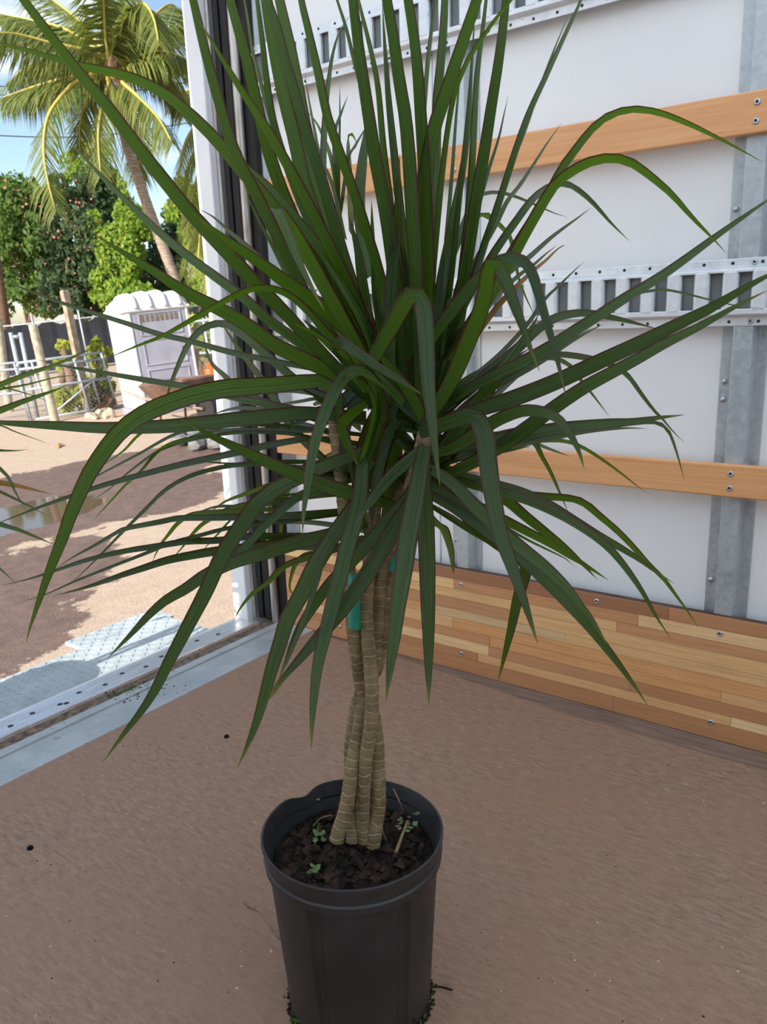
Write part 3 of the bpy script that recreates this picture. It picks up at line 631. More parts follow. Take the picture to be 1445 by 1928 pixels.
# (path, apparent width, depth of the base, depth run towards the tip: minus = towards the camera)
LEAVES = [
 ([(730,720),(640,560),(560,430),(505,290),(462,110),(432,0),(415,-70)],26,.02,.02),
 ([(690,720),(600,600),(545,500),(490,385),(448,305),(427,250),(387,107),(362,0),(352,-40)],24,.0,-.08),
 ([(730,700),(660,550),(592,412),(547,325),(500,242),(447,160),(392,67),(370,32)],24,.0,-.10),
 ([(690,660),(600,500),(510,385),(455,325),(410,270),(355,215),(300,172),(230,142),(150,125),(60,98),(0,82),(-40,70)],26,.02,.02),
 ([(700,760),(600,660),(535,590),(480,535),(422,472),(360,405),(299,330),(249,266),(199,199),(143,133),(100,76),(43,0),(20,-30)],28,-.02,-.14),
 ([(720,700),(650,620),(585,565),(535,530),(485,493),(430,455),(385,420),(360,400)],30,.0,-.12),
 ([(700,690),(600,600),(520,520),(470,470),(430,435),(400,408),(372,392)],14,.05,.12),
 ([(680,740),(625,690),(572,655),(535,627),(500,602),(460,565),(410,527),(360,490),(300,440),(250,392),(200,343),(150,288),(123,259)],20,.02,.06),
 ([(720,760),(640,712),(565,675),(515,650),(460,610),(410,582),(360,557),(332,540),(282,507),(232,476),(173,438)],30,-.01,-.06),
 ([(650,730),(600,700),(552,689),(490,677),(440,667),(352,643),(299,631),(239,611),(183,593),(100,566),(50,546),(0,528),(-20,520)],11,.03,.03),
 ([(640,760),(627,730),(602,717),(565,720),(515,725),(440,730),(415,733),(358,745),(315,760),(275,777),(232,807),(199,845),(172,885),(158,912),(145,940),(130,977),(117,1015),(100,1057),(87,1092),(75,1127),(57,1180),(49,1211)],36,-.01,-.16),
 ([(690,785),(640,783),(565,779),(515,785),(440,792),(365,800),(299,805),(199,807),(100,802),(0,796),(-70,785)],29,.01,-.05),
 ([(700,800),(627,788),(580,779),(515,766),(447,752),(390,738),(332,727),(282,719),(199,704),(116,689),(70,677)],14,.03,.0),
 ([(690,720),(650,665),(610,622),(572,582),(547,560),(510,545),(472,547),(422,570),(360,605),(306,634),(259,652),(199,676)],13,-.02,-.16),
 ([(640,760),(560,720),(500,670),(450,628),(420,612),(385,620),(359,646),(337,689),(320,732),(308,782)],16,.04,.16),
 ([(620,800),(560,780),(500,760),(450,735),(419,706),(399,686),(387,656),(384,630)],14,.04,.2),
 ([(650,900),(587,848),(540,795),(505,735),(485,707),(465,680),(440,645),(412,599)],16,.05,.2),
 ([(760,760),(720,720),(690,703),(668,700),(645,718),(622,760),(606,800),(594,840),(586,880),(579,925),(573,965),(570,1008)],25,-.06,-.16),
 ([(690,870),(705,825),(716,775),(712,742),(698,713),(665,682),(627,655),(590,627),(552,609)],24,-.05,-.06),
 ([(680,880),(700,815),(706,775),(698,742),(680,712)],14,-.05,-.03),
 ([(690,740),(655,690),(634,655),(640,646),(677,670),(702,687),(740,710),(777,732),(797,744)],22,-.06,-.14),
 ([(690,705),(715,655),(737,618),(760,575),(774,556),(790,558),(799,580),(802,612),(805,660),(808,725),(813,775),(818,825),(823,870),(829,916)],34,-.08,-.16),
 ([(800,800),(850,720),(882,645),(905,590),(917,540),(920,508),(932,494),(948,515),(965,560),(982,605),(998,652),(1017,700)],33,-.06,-.16),
 ([(780,690),(820,630),(860,578),(900,530),(940,495),(970,488),(995,505),(1011,548),(1023,590),(1038,640),(1052,690),(1067,750)],24,-.03,-.13),
 ([(850,680),(900,600),(950,520),(987,450),(1020,392),(1045,352),(1070,330),(1100,312),(1130,302),(1160,300),(1192,310),(1220,330),(1262,365),(1305,412),(1348,455),(1369,478)],22,-.02,-.10),
 ([(850,660),(910,570),(970,470),(1030,375),(1060,320),(1080,292),(1100,265),(1125,237),(1155,217),(1195,208),(1240,214),(1290,232),(1340,255),(1390,280),(1438,306)],17,.0,.02),
 ([(840,660),(885,560),(930,483),(955,445),(980,410),(1005,377),(1035,354),(1065,348),(1092,362),(1120,387),(1150,420),(1187,455)],16,.01,.08),
 ([(800,760),(850,640),(895,525),(917,455),(935,405),(962,320),(980,265),(1000,210),(1030,145),(1055,90),(1092,9),(1105,-25)],14,.0,.06),
 ([(830,680),(900,500),(950,350),(990,245),(1006,199),(1025,147),(1044,95),(1060,55),(1072,25)],10,.02,.10),
 ([(820,700),(870,520),(900,400),(922,320),(940,262),(950,215),(958,178)],10,.03,.12),
 ([(840,640),(890,510),(935,425),(957,380),(980,350),(1005,312),(1030,272),(1059,230)],10,.02,.16),
 ([(830,560),(870,430),(895,380),(915,366),(940,364),(970,371),(1010,387),(1045,402),(1070,409)],8,.08,.22),
 ([(830,560),(870,450),(905,407),(925,414),(945,430),(962,455),(975,520),(990,560),(1010,600)],9,.08,.22),
 ([(860,640),(920,560),(960,515),(995,488),(1035,452),(1060,432),(1087,412),(1115,390)],11,.04,.16),
 ([(860,670),(920,580),(970,527),(1005,500),(1027,480),(1050,461)],10,.05,.18),
 ([(850,740),(930,680),(992,615),(1025,567),(1055,537),(1080,512),(1102,491)],9,.03,.2),
 ([(800,800),(850,755),(920,715),(980,687),(1030,660),(1080,627),(1130,595),(1180,562),(1230,532),(1280,498),(1358,440),(1445,378),(1480,352)],23,-.01,-.04),
 ([(800,830),(850,790),(910,770),(980,747),(1055,717),(1130,682),(1205,647),(1280,610),(1341,580),(1400,545),(1445,520),(1500,492)],32,-.03,-.12),
 ([(800,920),(850,893),(900,868),(950,838),(1000,803),(1055,762),(1105,729),(1155,702),(1205,675),(1255,647),(1315,617),(1400,570),(1450,545)],28,-.02,-.05),
 ([(820,800),(880,740),(940,690),(980,655),(1005,630),(1035,607),(1067,595),(1105,591),(1142,597),(1180,605),(1217,614),(1240,620)],21,.01,.10),
 ([(830,810),(900,750),(992,698),(1035,672),(1067,650),(1105,627),(1140,609)],15,.01,.16),
 ([(830,780),(960,690),(1080,620),(1160,570),(1207,552),(1255,547),(1292,554),(1341,566),(1400,578),(1445,580)],7,.06,.14),
 ([(830,830),(900,760),(960,700),(1017,678),(1050,670),(1080,672),(1115,678),(1155,691),(1182,709),(1205,740),(1230,772),(1250,792),(1267,812),(1290,834)],13,.02,.14),
 ([(830,840),(920,760),(990,695),(1020,677),(1050,678),(1075,692),(1092,715),(1117,745),(1149,786)],11,.03,.2),
 ([(800,870),(860,845),(920,830),(980,822),(1040,810),(1100,803),(1150,798),(1192,795),(1242,787),(1290,781)],26,-.02,.0),
 ([(900,850),(1000,835),(1100,815),(1175,807),(1222,807)],9,.02,.12),
 ([(820,880),(960,840),(1100,812),(1180,800),(1225,796),(1245,800),(1260,815),(1270,840),(1278,865),(1290,907)],12,.01,.10),
 ([(800,850),(840,850),(880,830),(925,800),(955,785),(990,775),(1025,778),(1050,790),(1066,808),(1080,830),(1092,856),(1101,884)],27,-.04,-.14),
 ([(790,815),(825,803),(860,790),(886,782),(902,790),(912,815),(917,845),(920,875),(926,920),(934,965),(942,1005),(957,1045),(973,1090),(991,1143),(1013,1212)],37,-.07,-.2),
 ([(800,840),(793,880),(783,940),(770,1005),(760,1075),(750,1137),(743,1200),(737,1240),(731,1290),(727,1322)],39,-.07,-.14),
 ([(803,880),(802,930),(804,1000),(806,1062),(807,1125),(808,1190),(808,1260),(808,1329)],33,-.06,-.10),
 ([(805,880),(850,910),(887,948),(920,980),(955,1012),(990,1040),(1030,1072),(1067,1108),(1092,1140),(1115,1168),(1145,1215)],28,-.06,-.14),
 ([(805,930),(850,955),(900,988),(937,1015),(975,1045),(1005,1073),(1057,1125),(1106,1178),(1150,1232),(1194,1290),(1220,1328)],26,-.04,-.06),
 ([(805,910),(850,945),(900,995),(945,1030),(975,1048),(988,1060),(986,1085),(974,1125),(963,1178),(952,1225),(938,1284)],27,-.03,-.04),
 ([(805,950),(850,978),(887,1002),(925,1025),(965,1050)],12,-.02,.0),
 ([(800,960),(818,985),(834,1000),(845,1030),(850,1057),(854,1082)],15,.05,.12),
 ([(800,870),(840,885),(880,903),(925,915),(980,930),(1030,952),(1080,982),(1130,1012),(1167,1032),(1205,1055),(1235,1077),(1271,1099)],22,.0,.04),
 ([(800,885),(870,910),(940,928),(1000,947),(1061,975),(1110,1005),(1142,1030),(1167,1057),(1192,1090),(1212,1120),(1235,1160),(1264,1203)],19,-.01,-.02),
 ([(820,890),(900,915),(960,930),(1010,936),(1050,939),(1080,942),(1103,952),(1130,975),(1160,1000),(1192,1032),(1217,1060),(1250,1092),(1275,1125),(1300,1158),(1316,1183)],14,.02,.06),
 ([(810,890),(880,905),(950,943),(987,973),(1025,1003),(1060,1030),(1092,1058),(1125,1091)],22,.02,.08),
 ([(810,905),(870,940),(950,982),(1030,1023),(1067,1045),(1105,1067),(1147,1093)],19,.03,.10),
 ([(900,960),(980,1010),(1055,1047),(1070,1056),(1084,1070)],5,.05,.10),
 ([(830,840),(920,825),(985,828),(1007,838),(1018,858),(1035,888),(1050,920),(1071,966)],10,.03,.16),
 ([(860,850),(950,835),(1000,835),(1040,848),(1075,860)],10,.04,.2),
 ([(850,860),(950,838),(1032,831),(1072,834),(1105,848),(1135,867),(1170,892),(1200,915),(1221,929)],8,.05,.2),
 # upright middle
 ([(750,720),(735,600),(710,507),(692,450),(672,387),(647,315),(627,260),(612,212),(602,162),(590,107),(577,50),(565,0),(560,-30)],20,-.02,-.04),
 ([(740,760),(690,620),(650,500),(632,440),(610,360),(585,282),(567,225),(550,162),(535,112),(520,50),(503,0),(490,-60)],23,-.01,.0),
 ([(700,640),(640,480),(600,360),(575,250),(560,170),(545,90),(525,0),(512,-70)],26,.04,.08),
 ([(690,640),(620,480),(575,360),(555,270),(535,190),(518,110),(500,0),(492,-80)],28,.03,.03),
 ([(690,680),(610,480),(560,370),(520,260),(503,175),(492,75),(483,0),(478,-40)],17,.02,.0),
 ([(640,560),(560,380),(510,230),(487,145),(475,100),(468,50),(460,0),(455,-20)],9,.06,.10),
 ([(640,600),(618,440),(611,360),(612,275),(615,212),(620,160),(627,107),(640,60),(660,28)],14,.08,.16),
 ([(770,560),(730,380),(700,250),(675,150),(662,100),(650,50),(634,0),(628,-20)],10,.02,.06),
 ([(760,760),(745,560),(732,450),(720,375),(705,300),(695,235),(683,155),(672,75),(663,0),(655,-60)],27,-.03,-.03),
 ([(790,760),(786,640),(782,525),(777,440),(770,320),(762,225),(750,150),(738,62),(727,0),(720,-70)],28,-.04,-.02),
 ([(795,780),(805,640),(806,525),(802,440),(797,320),(790,212),(785,137),(777,62),(767,0),(761,-70)],26,-.03,.0),
 ([(800,760),(812,560),(820,400),(824,275),(826,190),(832,125),(837,62),(840,0),(841,-60)],21,.02,.06),
 ([(790,720),(795,560),(800,400),(808,300),(822,235),(842,175),(861,117),(881,57),(900,0),(920,-60)],29,-.01,-.05),
 ([(815,560),(835,330),(855,190),(880,120),(900,87),(920,57),(942,27),(965,0),(975,-12)],11,.02,-.03),
 ([(850,700),(880,450),(890,340),(896,230),(899,165),(904,110),(911,55),(917,0),(920,-30)],14,.04,.08),
 ([(820,760),(860,600),(882,490),(902,360),(915,285),(928,200),(940,125),(949,55),(955,0),(957,-25)],24,.0,.02),
 ([(820,760),(845,580),(857,480),(868,370),(880,250),(888,150),(893,60),(895,0)],11,-.01,.04),
 ([(825,680),(840,480),(852,340),(860,225),(866,150),(870,70)],8,.05,.12),
 ([(815,760),(830,600),(850,450),(872,330),(884,240),(890,150)],20,.03,.08),
 ([(790,600),(792,420),(796,270),(802,187),(808,112),(815,50),(821,0),(823,-20)],11,.06,.12),
 ([(770,640),(758,470),(745,340),(736,250),(730,187),(726,125),(722,50),(720,0)],17,.03,.04),
 ([(760,600),(735,400),(720,280),(710,165),(695,87),(680,25),(672,-10)],13,.03,.06),
 ([(640,420),(625,310),(600,240),(577,207)],9,.14,.2),
 ([(650,450),(625,350),(602,295),(590,237),(580,180),(574,135)],7,.10,.16),
 ([(640,420),(633,300),(632,250),(641,220),(656,179)],10,.14,.2),
 ([(640,380),(640,300),(641,220),(640,157)],5,.16,.2),
 ([(660,440),(656,320),(655,275),(659,254),(666,258),(672,271)],12,.14,.18),
 ([(640,420),(657,302),(667,280),(687,245),(700,225)],7,.14,.2),
 ([(700,520),(680,400),(683,320),(692,250),(700,190)],24,.10,.14),
 ([(730,700),(708,580),(701,480),(700,420),(700,375)],15,-.03,.04),
 ([(740,760),(735,620),(742,500),(750,400),(753,290)],25,-.05,.02),
 ([(690,680),(620,560),(560,450),(525,398),(514,389),(522,398),(536,430),(553,472),(571,512),(591,550),(613,588)],28,-.05,-.14),
 ([(720,700),(680,600),(647,540),(610,480),(572,432),(535,385),(500,345),(467,315),(440,277)],23,-.02,.0),
 ([(650,680),(580,590),(540,520),(510,460),(475,390),(455,330)],9,.04,.06),
 ([(740,740),(690,640),(640,560),(600,480),(560,400)],27,.0,.08),
 ([(620,720),(605,685),(590,655),(570,625),(540,595)],16,.03,.1),
 # left, lower and behind
 ([(760,960),(700,940),(639,924),(589,907),(539,887),(489,865),(440,842),(395,820),(365,803),(340,788)],28,-.03,-.10),
 ([(700,880),(690,864),(683,880),(681,925),(671,975),(657,1025),(645,1075),(635,1112),(625,1150),(612,1200),(600,1250),(592,1312),(588,1370),(587,1415)],32,-.05,-.16),
 ([(690,760),(656,788),(644,802),(650,830),(662,855),(676,880)],23,-.03,-.06),
 ([(800,890),(760,948),(727,987),(690,1030),(650,1072),(615,1110),(582,1157),(560,1195),(540,1245),(523,1285)],27,-.05,-.06),
 ([(690,920),(655,970),(622,1020),(592,1070),(567,1122),(543,1165),(528,1212),(512,1262),(498,1312),(483,1362),(465,1407),(446,1448)],33,-.03,-.14),
 ([(640,1000),(612,1040),(602,1085),(582,1145),(560,1200),(540,1245),(528,1275)],10,-.06,-.10),
 ([(690,850),(620,875),(547,907),(513,925),(480,955),(455,992),(432,1025),(412,1062),(390,1112),(365,1160),(340,1207),(317,1250),(295,1295),(270,1335),(245,1367),(220,1400),(193,1436)],32,-.02,-.10),
 ([(690,985),(620,1008),(565,1022),(502,1042),(440,1060),(387,1085),(350,1110),(312,1132),(280,1160),(250,1192),(225,1217),(202,1240)],28,.0,-.03),
 ([(690,900),(640,910),(600,925),(565,937),(535,960),(502,990),(465,1028),(440,1050),(410,1080),(385,1120),(360,1170)],17,.01,.0),
 ([(680,990),(600,1015),(500,1030),(410,1040),(350,1050),(312,1058),(275,1070),(225,1086),(175,1103),(130,1115),(102,1121)],19,.03,.06),
 ([(680,960),(600,968),(520,975),(461,976),(400,977),(337,978),(300,985),(237,997),(212,1009),(175,1030),(137,1050),(100,1073)],13,.03,.08),
 ([(680,965),(600,975),(520,985),(435,995),(375,1010),(325,1023),(275,1043),(200,1072),(137,1097),(85,1120),(27,1137)],8,.04,.06),
 ([(680,1000),(600,1010),(530,1012),(461,1013),(412,1020),(350,1022),(300,1030),(250,1037),(200,1047),(150,1060),(100,1077),(50,1092),(0,1103)],13,.04,.04),
 ([(690,840),(600,828),(520,838),(445,855),(350,875),(275,894),(200,914),(150,930),(100,947),(50,965),(0,984),(-20,992)],13,.02,.02),
 ([(680,880),(600,872),(520,872),(461,876),(425,880),(375,892),(337,908),(305,930),(275,960),(237,997),(200,1035),(170,1065),(127,1105)],9,.04,.10),
 ([(680,850),(560,820),(460,815),(400,822),(350,832),(302,848),(266,872),(230,900),(205,922),(159,952)],7,.05,.16),
 ([(640,820),(560,805),(450,800),(380,806),(327,820),(263,855),(194,891),(152,913),(120,934)],7,.05,.14),
 ([(560,790),(400,790),(300,800),(263,819),(235,848),(205,869),(176,888)],8,.06,.2),
 ([(450,815),(350,828),(302,848),(266,888),(235,916),(199,955),(169,985)],6,.08,.18),
 ([(520,960),(430,965),(365,970),(337,986),(318,1008),(302,1028),(286,1060)],10,.08,.18),
 ([(560,940),(450,955),(392,982),(365,1005),(345,1030),(325,1051)],10,.08,.2),
 ([(560,930),(480,945),(445,970),(412,1005),(377,1042)],6,.08,.2),
 ([(680,930),(600,935),(530,945),(460,956),(417,954),(382,962),(362,975)],11,.05,.18),
 ([(640,900),(560,905),(500,918),(461,932),(425,945),(395,965)],10,.06,.2),
 ([(720,895),(640,885),(560,880),(490,876),(440,874),(400,871),(351,866)],7,.0,.06),
 ([(700,1005),(635,992),(580,985),(530,985),(480,990)],10,.06,.2),
 ([(680,1035),(600,1033),(520,1032),(460,1035),(430,1040)],11,.06,.2),
 ([(690,1010),(640,1030),(600,1042),(575,1048),(558,1065),(549,1090),(547,1108),(554,1126)],11,.06,.2),
 ([(690,1020),(620,1040),(570,1055),(535,1070),(508,1096),(478,1118),(456,1142),(441,1167)],13,.05,.16),
 ([(640,870),(590,880),(555,900),(540,930),(534,960),(531,990),(528,1022)],18,.06,.2),
 ([(600,890),(540,905),(516,930),(511,955),(508,1000),(506,1022)],9,.08,.2),
 ([(680,820),(600,812),(515,813),(440,812),(390,815),(345,830),(300,850)],11,.05,.16),
 ([(680,850),(630,822),(600,810),(565,799),(527,790),(500,788)],12,.05,.2),
 ([(650,760),(602,752),(565,757),(527,763),(490,772)],7,.06,.2),
 ([(650,800),(630,775),(612,752),(590,742),(550,737),(500,740)],13,.04,.2),
 ([(620,790),(550,780),(490,772),(452,769),(415,776),(390,788)],9,.08,.2),
 ([(690,880),(645,860),(618,864),(600,876),(575,900)],13,.05,.2),
 ([(800,840),(770,870),(737,900),(700,945),(670,985)],24,-.06,-.06),
 ([(790,830),(830,760),(870,728),(925,697),(960,680),(1000,655)],18,-.02,.1),
 ([(800,840),(840,775),(880,745),(930,705),(990,670),(1040,640)],14,-.01,.12),
 ([(810,880),(850,830),(885,780),(920,735),(950,692),(980,650),(1005,612),(1015,590)],30,-.03,.06),
 ([(800,870),(850,845),(900,835),(960,815),(1010,800)],22,-.03,.06),
 ([(790,900),(830,880),(860,845),(890,800),(910,770)],22,-.02,.08),
 ([(800,800),(825,765),(850,705),(870,650),(890,600),(905,560)],24,-.02,.06),
 ([(805,780),(830,705),(850,650),(880,607),(900,570)],11,-.03,.06),
 ([(800,800),(770,740),(740,700),(700,650)],24,-.05,-.02),
 ([(800,800),(752,757),(702,712),(670,680),(640,650)],24,-.03,.04),
 ([(740,790),(755,725),(790,675),(820,640),(850,600)],20,-.02,.0),
 ([(720,740),(695,640),(682,540),(672,470),(655,400)],24,-.02,.04),
 # old leaves hanging along the canes and the dense inner crown
 ([(745,790),(725,850),(708,920),(700,1000)],20,-.03,.0), ([(765,800),(738,880),(722,965)],22,-.02,.02), ([(720,755),(692,820),(674,885),(664,945)],22,.0,.02),
 ([(700,720),(667,770),(650,830),(641,905)],20,.0,.0), ([(790,830),(760,880),(735,940),(716,1015)],22,.0,.03), ([(735,780),(712,850),(690,930),(676,1010)],20,-.01,.02),
 ([(760,760),(722,800),(690,850),(668,905)],20,.01,.03), ([(640,740),(640,790),(652,850),(668,920)],18,-.01,.01), ([(755,820),(745,900),(741,975)],20,.02,.03),
 ([(700,790),(690,850),(688,930),(690,1030)],18,.03,.02), ([(780,840),(772,900),(752,960),(742,1040)],20,.02,.04),
 ([(770,800),(752,700),(735,600),(728,500)],26,.0,.03), ([(790,790),(775,680),(765,560),(760,450)],26,.0,.03), ([(760,780),(720,690),(690,590),(668,480)],26,.01,.04),
 ([(800,800),(815,690),(825,580),(838,450)],24,.01,.04), ([(740,760),(700,690),(655,610),(615,530)],26,.02,.05), ([(760,790),(700,745),(650,715),(600,690)],24,.0,.04),
 ([(805,820),(840,720),(862,640),(885,540)],24,.02,.05), ([(730,720),(715,600),(705,500),(690,400)],24,.03,.05), ([(800,830),(790,720),(783,620),(790,480)],24,.03,.05),
 ([(690,740),(650,680),(610,640),(570,600)],22,.03,.05), ([(820,860),(870,800),(905,745),(950,690)],22,.02,.06), ([(810,860),(860,850),(930,850),(1000,840)],20,.02,.06),
]
PLN = (PC, NH)
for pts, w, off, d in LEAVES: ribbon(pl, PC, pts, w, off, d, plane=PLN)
# cut and yellowing leaves
o = ribbon(pl, PC, [(800,900),(775,945),(747,990),(715,1045),(680,1100),(640,1155),(595,1207),(557,1250),(527,1285),(506,1318)], 33, -.06, -.12, plane=PLN, tipw=.3)
o = ribbon(pl, PC, [(860,690),(930,590),(980,535),(1010,507),(1030,490),(1050,470),(1065,461),(1070,466)], 11, .05, .16, 'leaf_yellow', plane=PLN); o['label'] = 'withered orange leaf'
# short inner leaves that close the crowns
rn = random.Random(21)
HEADS = [(800, 815, -.045), (742, 775, .02), (632, 775, .02), (660, 900, .02), (805, 890, -.04), (735, 720, .03)]
for hx, hy, ho in HEADS:
    for k in range(11):
        a = rn.uniform(0, 6.283); l = rn.uniform(70, 170); dx = math.cos(a)*l; dy = -abs(math.sin(a))*l*1.1 if rn.random() < .75 else abs(math.sin(a))*l*.5
        if hx < 700: dx *= .6; dy *= .6
        ribbon(pl, PC, [(hx, hy), (hx+dx*.5, hy+dy*.55-8), (hx+dx, hy+dy)], rn.uniform(15, 25), ho+.015, rn.uniform(.0, .12), plane=PLN)
# weeds, twigs and moss on the pot
def twig(name, pxs, z, r, mat, lift):
    pts = []
    for i, (x, y) in enumerate(pxs): q = on_z(x, y, z+lift[i]); pts.append(q-PC)
    p2, _ = catmull(pts, 14); return MB().tube(p2, [r*(1-.5*i/13) for i in range(14)], 6).obj(name, mat, pl, smooth=True)
twig('dead_stalk', [(745, 1607), (755, 1580), (768, 1545)], ZS+.004, .0028, 'dry_stem', [0, .012, .03])
twig('root_thread', [(741, 1485), (752, 1508), (760, 1530)], ZS+.004, .0012, 'dry_stem', [.03, .02, .004])
twig('root_thread', [(700, 1508), (710, 1540), (728, 1582)], ZS+.012, .0014, 'dry_stem', [.03, .02, .0])
twig('root_thread', [(625, 1535), (605, 1540), (590, 1555)], ZS+.004, .0010, 'dry_stem', [.008, .004, .002])
def weed(px, py, n, s, seed, stem):
    rn = random.Random(seed); w = twig('weed_stem', stem, ZS+.003, .0010, 'weed_green', [0, .006, .014, .02][:len(stem)])
    for k in range(n):
        q = on_z(px+rn.uniform(-s, s), py+rn.uniform(-s*.8, s*.8), ZS+.016+rn.uniform(-.004, .012))-PC
        a = rn.random()*6.283; l = rn.uniform(.0024, .0042); u = Vector((math.cos(a), math.sin(a), rn.uniform(-.3, .3))); v = Vector((-u.y, u.x, .1))
        m = MB(); ring = [q+u*l*math.cos(t)+v*l*.7*math.sin(t)+Vector((0, 0, .0006*math.cos(2*t))) for t in [i*math.pi/4 for i in range(8)]]
        m.add(ring+[q-Vector((0, 0, .0006))], [(i, (i+1) % 8, 8) for i in range(8)]); m.obj('weed_leaf', 'weed_green', w, smooth=True)
weed(768, 1548, 18, 21, 1, [(757, 1580), (764, 1560), (770, 1545)])
weed(598, 1572, 12, 13, 2, [(588, 1612), (592, 1592), (598, 1575), (600, 1550)])
weed(592, 1636, 8, 9, 3, [(590, 1645), (592, 1640), (594, 1634)])
weed(594, 1502, 3, 6, 4, [(580, 1510), (586, 1500), (594, 1495)])
mm = MB(); rn = random.Random(8); toc = math.atan2(-NH.y, -NH.x)
for i in range(420):
    if i < 150: a = toc+rn.gauss(-.05, .22)
    elif i < 240: a = toc+rn.gauss(-1.0, .15)
    else: a = toc+rn.uniform(-1.7, 1.8)
    r = RB*(1.0+abs(rn.gauss(0, .035))); s = rn.uniform(.001, .0032); x, y = r*math.cos(a), r*math.sin(a); z = abs(rn.gauss(0, .006))*(1 if r < RB*1.02 else .1)
    ring = [Vector((x+s*math.cos(k*1.571+i), y+s*math.sin(k*1.571+i), z-s*.3)) for k in range(4)]
    mm.add(ring+[Vector((x, y, z+s))], [(0, 1, 4), (1, 2, 4), (2, 3, 4), (3, 0, 4)])
tag(mm.obj('moss_fringe', 'moss', pl), kind='stuff')
mm = MB()
for i in range(380):
    a = toc+rn.uniform(-1.9, 2.0); r = RB*(1.0+abs(rn.gauss(0, .03))); s = rn.uniform(.001, .003); x, y = r*math.cos(a), r*math.sin(a); z = abs(rn.gauss(0, .008))*(1 if r < RB*1.02 else .1)
    ring = [Vector((x+s*math.cos(k*1.571+i), y+s*math.sin(k*1.571+i), z-s*.3)) for k in range(4)]
    mm.add(ring+[Vector((x, y, z+s))], [(0, 1, 4), (1, 2, 4), (2, 3, 4), (3, 0, 4)])
tag(mm.obj('soil_fringe', 'soil_crumb', pl), kind='stuff')
def floor_thread(pxs, r, mat, label):
    p2, _ = catmull([on_z(x, y, r) for x, y in pxs], 16); o = MB().tube(p2, r, 6).obj('root_thread', mat, None, smooth=True); tag(o, label, 'root')
floor_thread([(458, 1696), (470, 1708), (490, 1716), (505, 1738), (526, 1768)], .0012, 'dry_stem', 'pale dry root thread on the plywood left of the black pot')
floor_thread([(812, 1858), (830, 1858), (852, 1864)], .0012, 'soil_crumb', 'dark root thread poking from under the black pot')
# ================================================================== second dracaena, standing on the step plate; only its leaf tips reach the picture
SC2 = Vector((-1.865, .60, -.014)); s2 = empty('potted_dracaena', SC2)
tag(s2, 'dracaena on the tread step plate with thin leaf tips and one yellow leaf', 'potted plant')
make_pot(s2, .108, .09, .225, 2); make_soil(s2, .094, .19, 9, 160)
for k in range(3):
    a = k*2.1; MB().tube([(.02*math.cos(a), .02*math.sin(a), .18), (.014*math.cos(a+1), .014*math.sin(a+1), .32), (.02*math.cos(a+2), .02*math.sin(a+2), .48), (.03*math.cos(a+2), .03*math.sin(a+2), .62)], [.009, .008, .008, .007], 10).obj('cane', 'cane_bark', s2, smooth=True)
n2 = Vector((FWD.x, FWD.y, 0)).normalized(); PL2 = (SC2, n2)
S2 = [
 ([(-420,900),(-150,790),(0,727),(50,707),(112,685),(155,665),(195,647)],13,'leaf_green'),
 ([(-420,860),(-120,760),(0,734),(50,725),(100,712),(137,707),(160,710)],6,'leaf_green'),
 ([(-420,930),(-150,830),(0,775),(37,760),(75,746),(112,732),(132,722)],19,'leaf_green'),
 ([(-420,880),(-200,740),(-60,715),(15,732),(62,745),(100,760)],6,'leaf_green'),
 ([(-420,900),(-150,845),(0,849),(30,849),(54,846)],11,'leaf_green'),
 ([(-420,930),(-200,905),(-60,903),(0,911),(37,917),(95,930)],17,'leaf_yellow'),
 ([(-420,900),(-150,850),(-40,860),(0,885),(15,900),(27,925),(49,961)],12,'leaf_green'),
 ([(-420,930),(-150,880),(-50,905),(0,927),(32,942),(60,956),(92,972)],9,'leaf_green'),
 ([(-420,940),(-180,930),(-60,968),(0,989),(37,1000),(75,1015),(106,1027)],14,'leaf_green'),
 ([(-420,950),(-180,960),(-60,1020),(0,1072),(15,1085),(36,1104)],10,'leaf_green'),
 ([(-420,860),(-150,790),(-20,797),(33,815),(96,837)],5,'leaf_green'),
]
hx, hy, _ = proj(SC2+Vector((0, 0, .60)))
for pts, w, mt in S2:
    pts = [(hx, hy+(pts[0][1]-900)*.25)]+[p for p in pts[1:] if p[0] > hx+60]
    ribbon(s2, SC2, pts, w, .0, random.Random(w).uniform(-.1, .1), mt, plane=PL2)
rn = random.Random(33)
for k in range(34):
    a = rn.uniform(math.radians(150), math.radians(330)) if k < 24 else rn.uniform(0, 6.28)
    el = rn.uniform(.1, 1.35) if k < 24 else rn.uniform(1.1, 1.45); l = rn.uniform(.28, .42)
    d = Vector((math.cos(a)*math.cos(el), math.sin(a)*math.cos(el), math.sin(el))); P = [Vector((0, 0, .60))]
    for i in range(12):
        P.append(P[-1]+d*l/12); d = (d+Vector((0, 0, -.055-.05*(1-el/1.5)))).normalized()
    V = []; U = []
    for i, p in enumerate(P):
        t = (P[min(i+1, 12)]-P[max(i-1, 0)]).normalized(); s = t.cross(Vector((0, 0, 1)))
        s = s.normalized() if s.length > 1e-3 else Vector((1, 0, 0)); q = i/12; hw = .011*(.66+.34*min(1, q/.25))*max(.02, 1-q**3)
        for x, c in ((-1, .16), (0, 0), (1, .16)): V.append(p+s*hw*x+s.cross(t)*hw*c); U.append(((x+1)/2, q))
    mesh_obj('leaf', V, [(i*3+j, i*3+j+1, i*3+j+4, i*3+j+3) for i in range(12) for j in range(2)], 'leaf_green', s2, U, True)

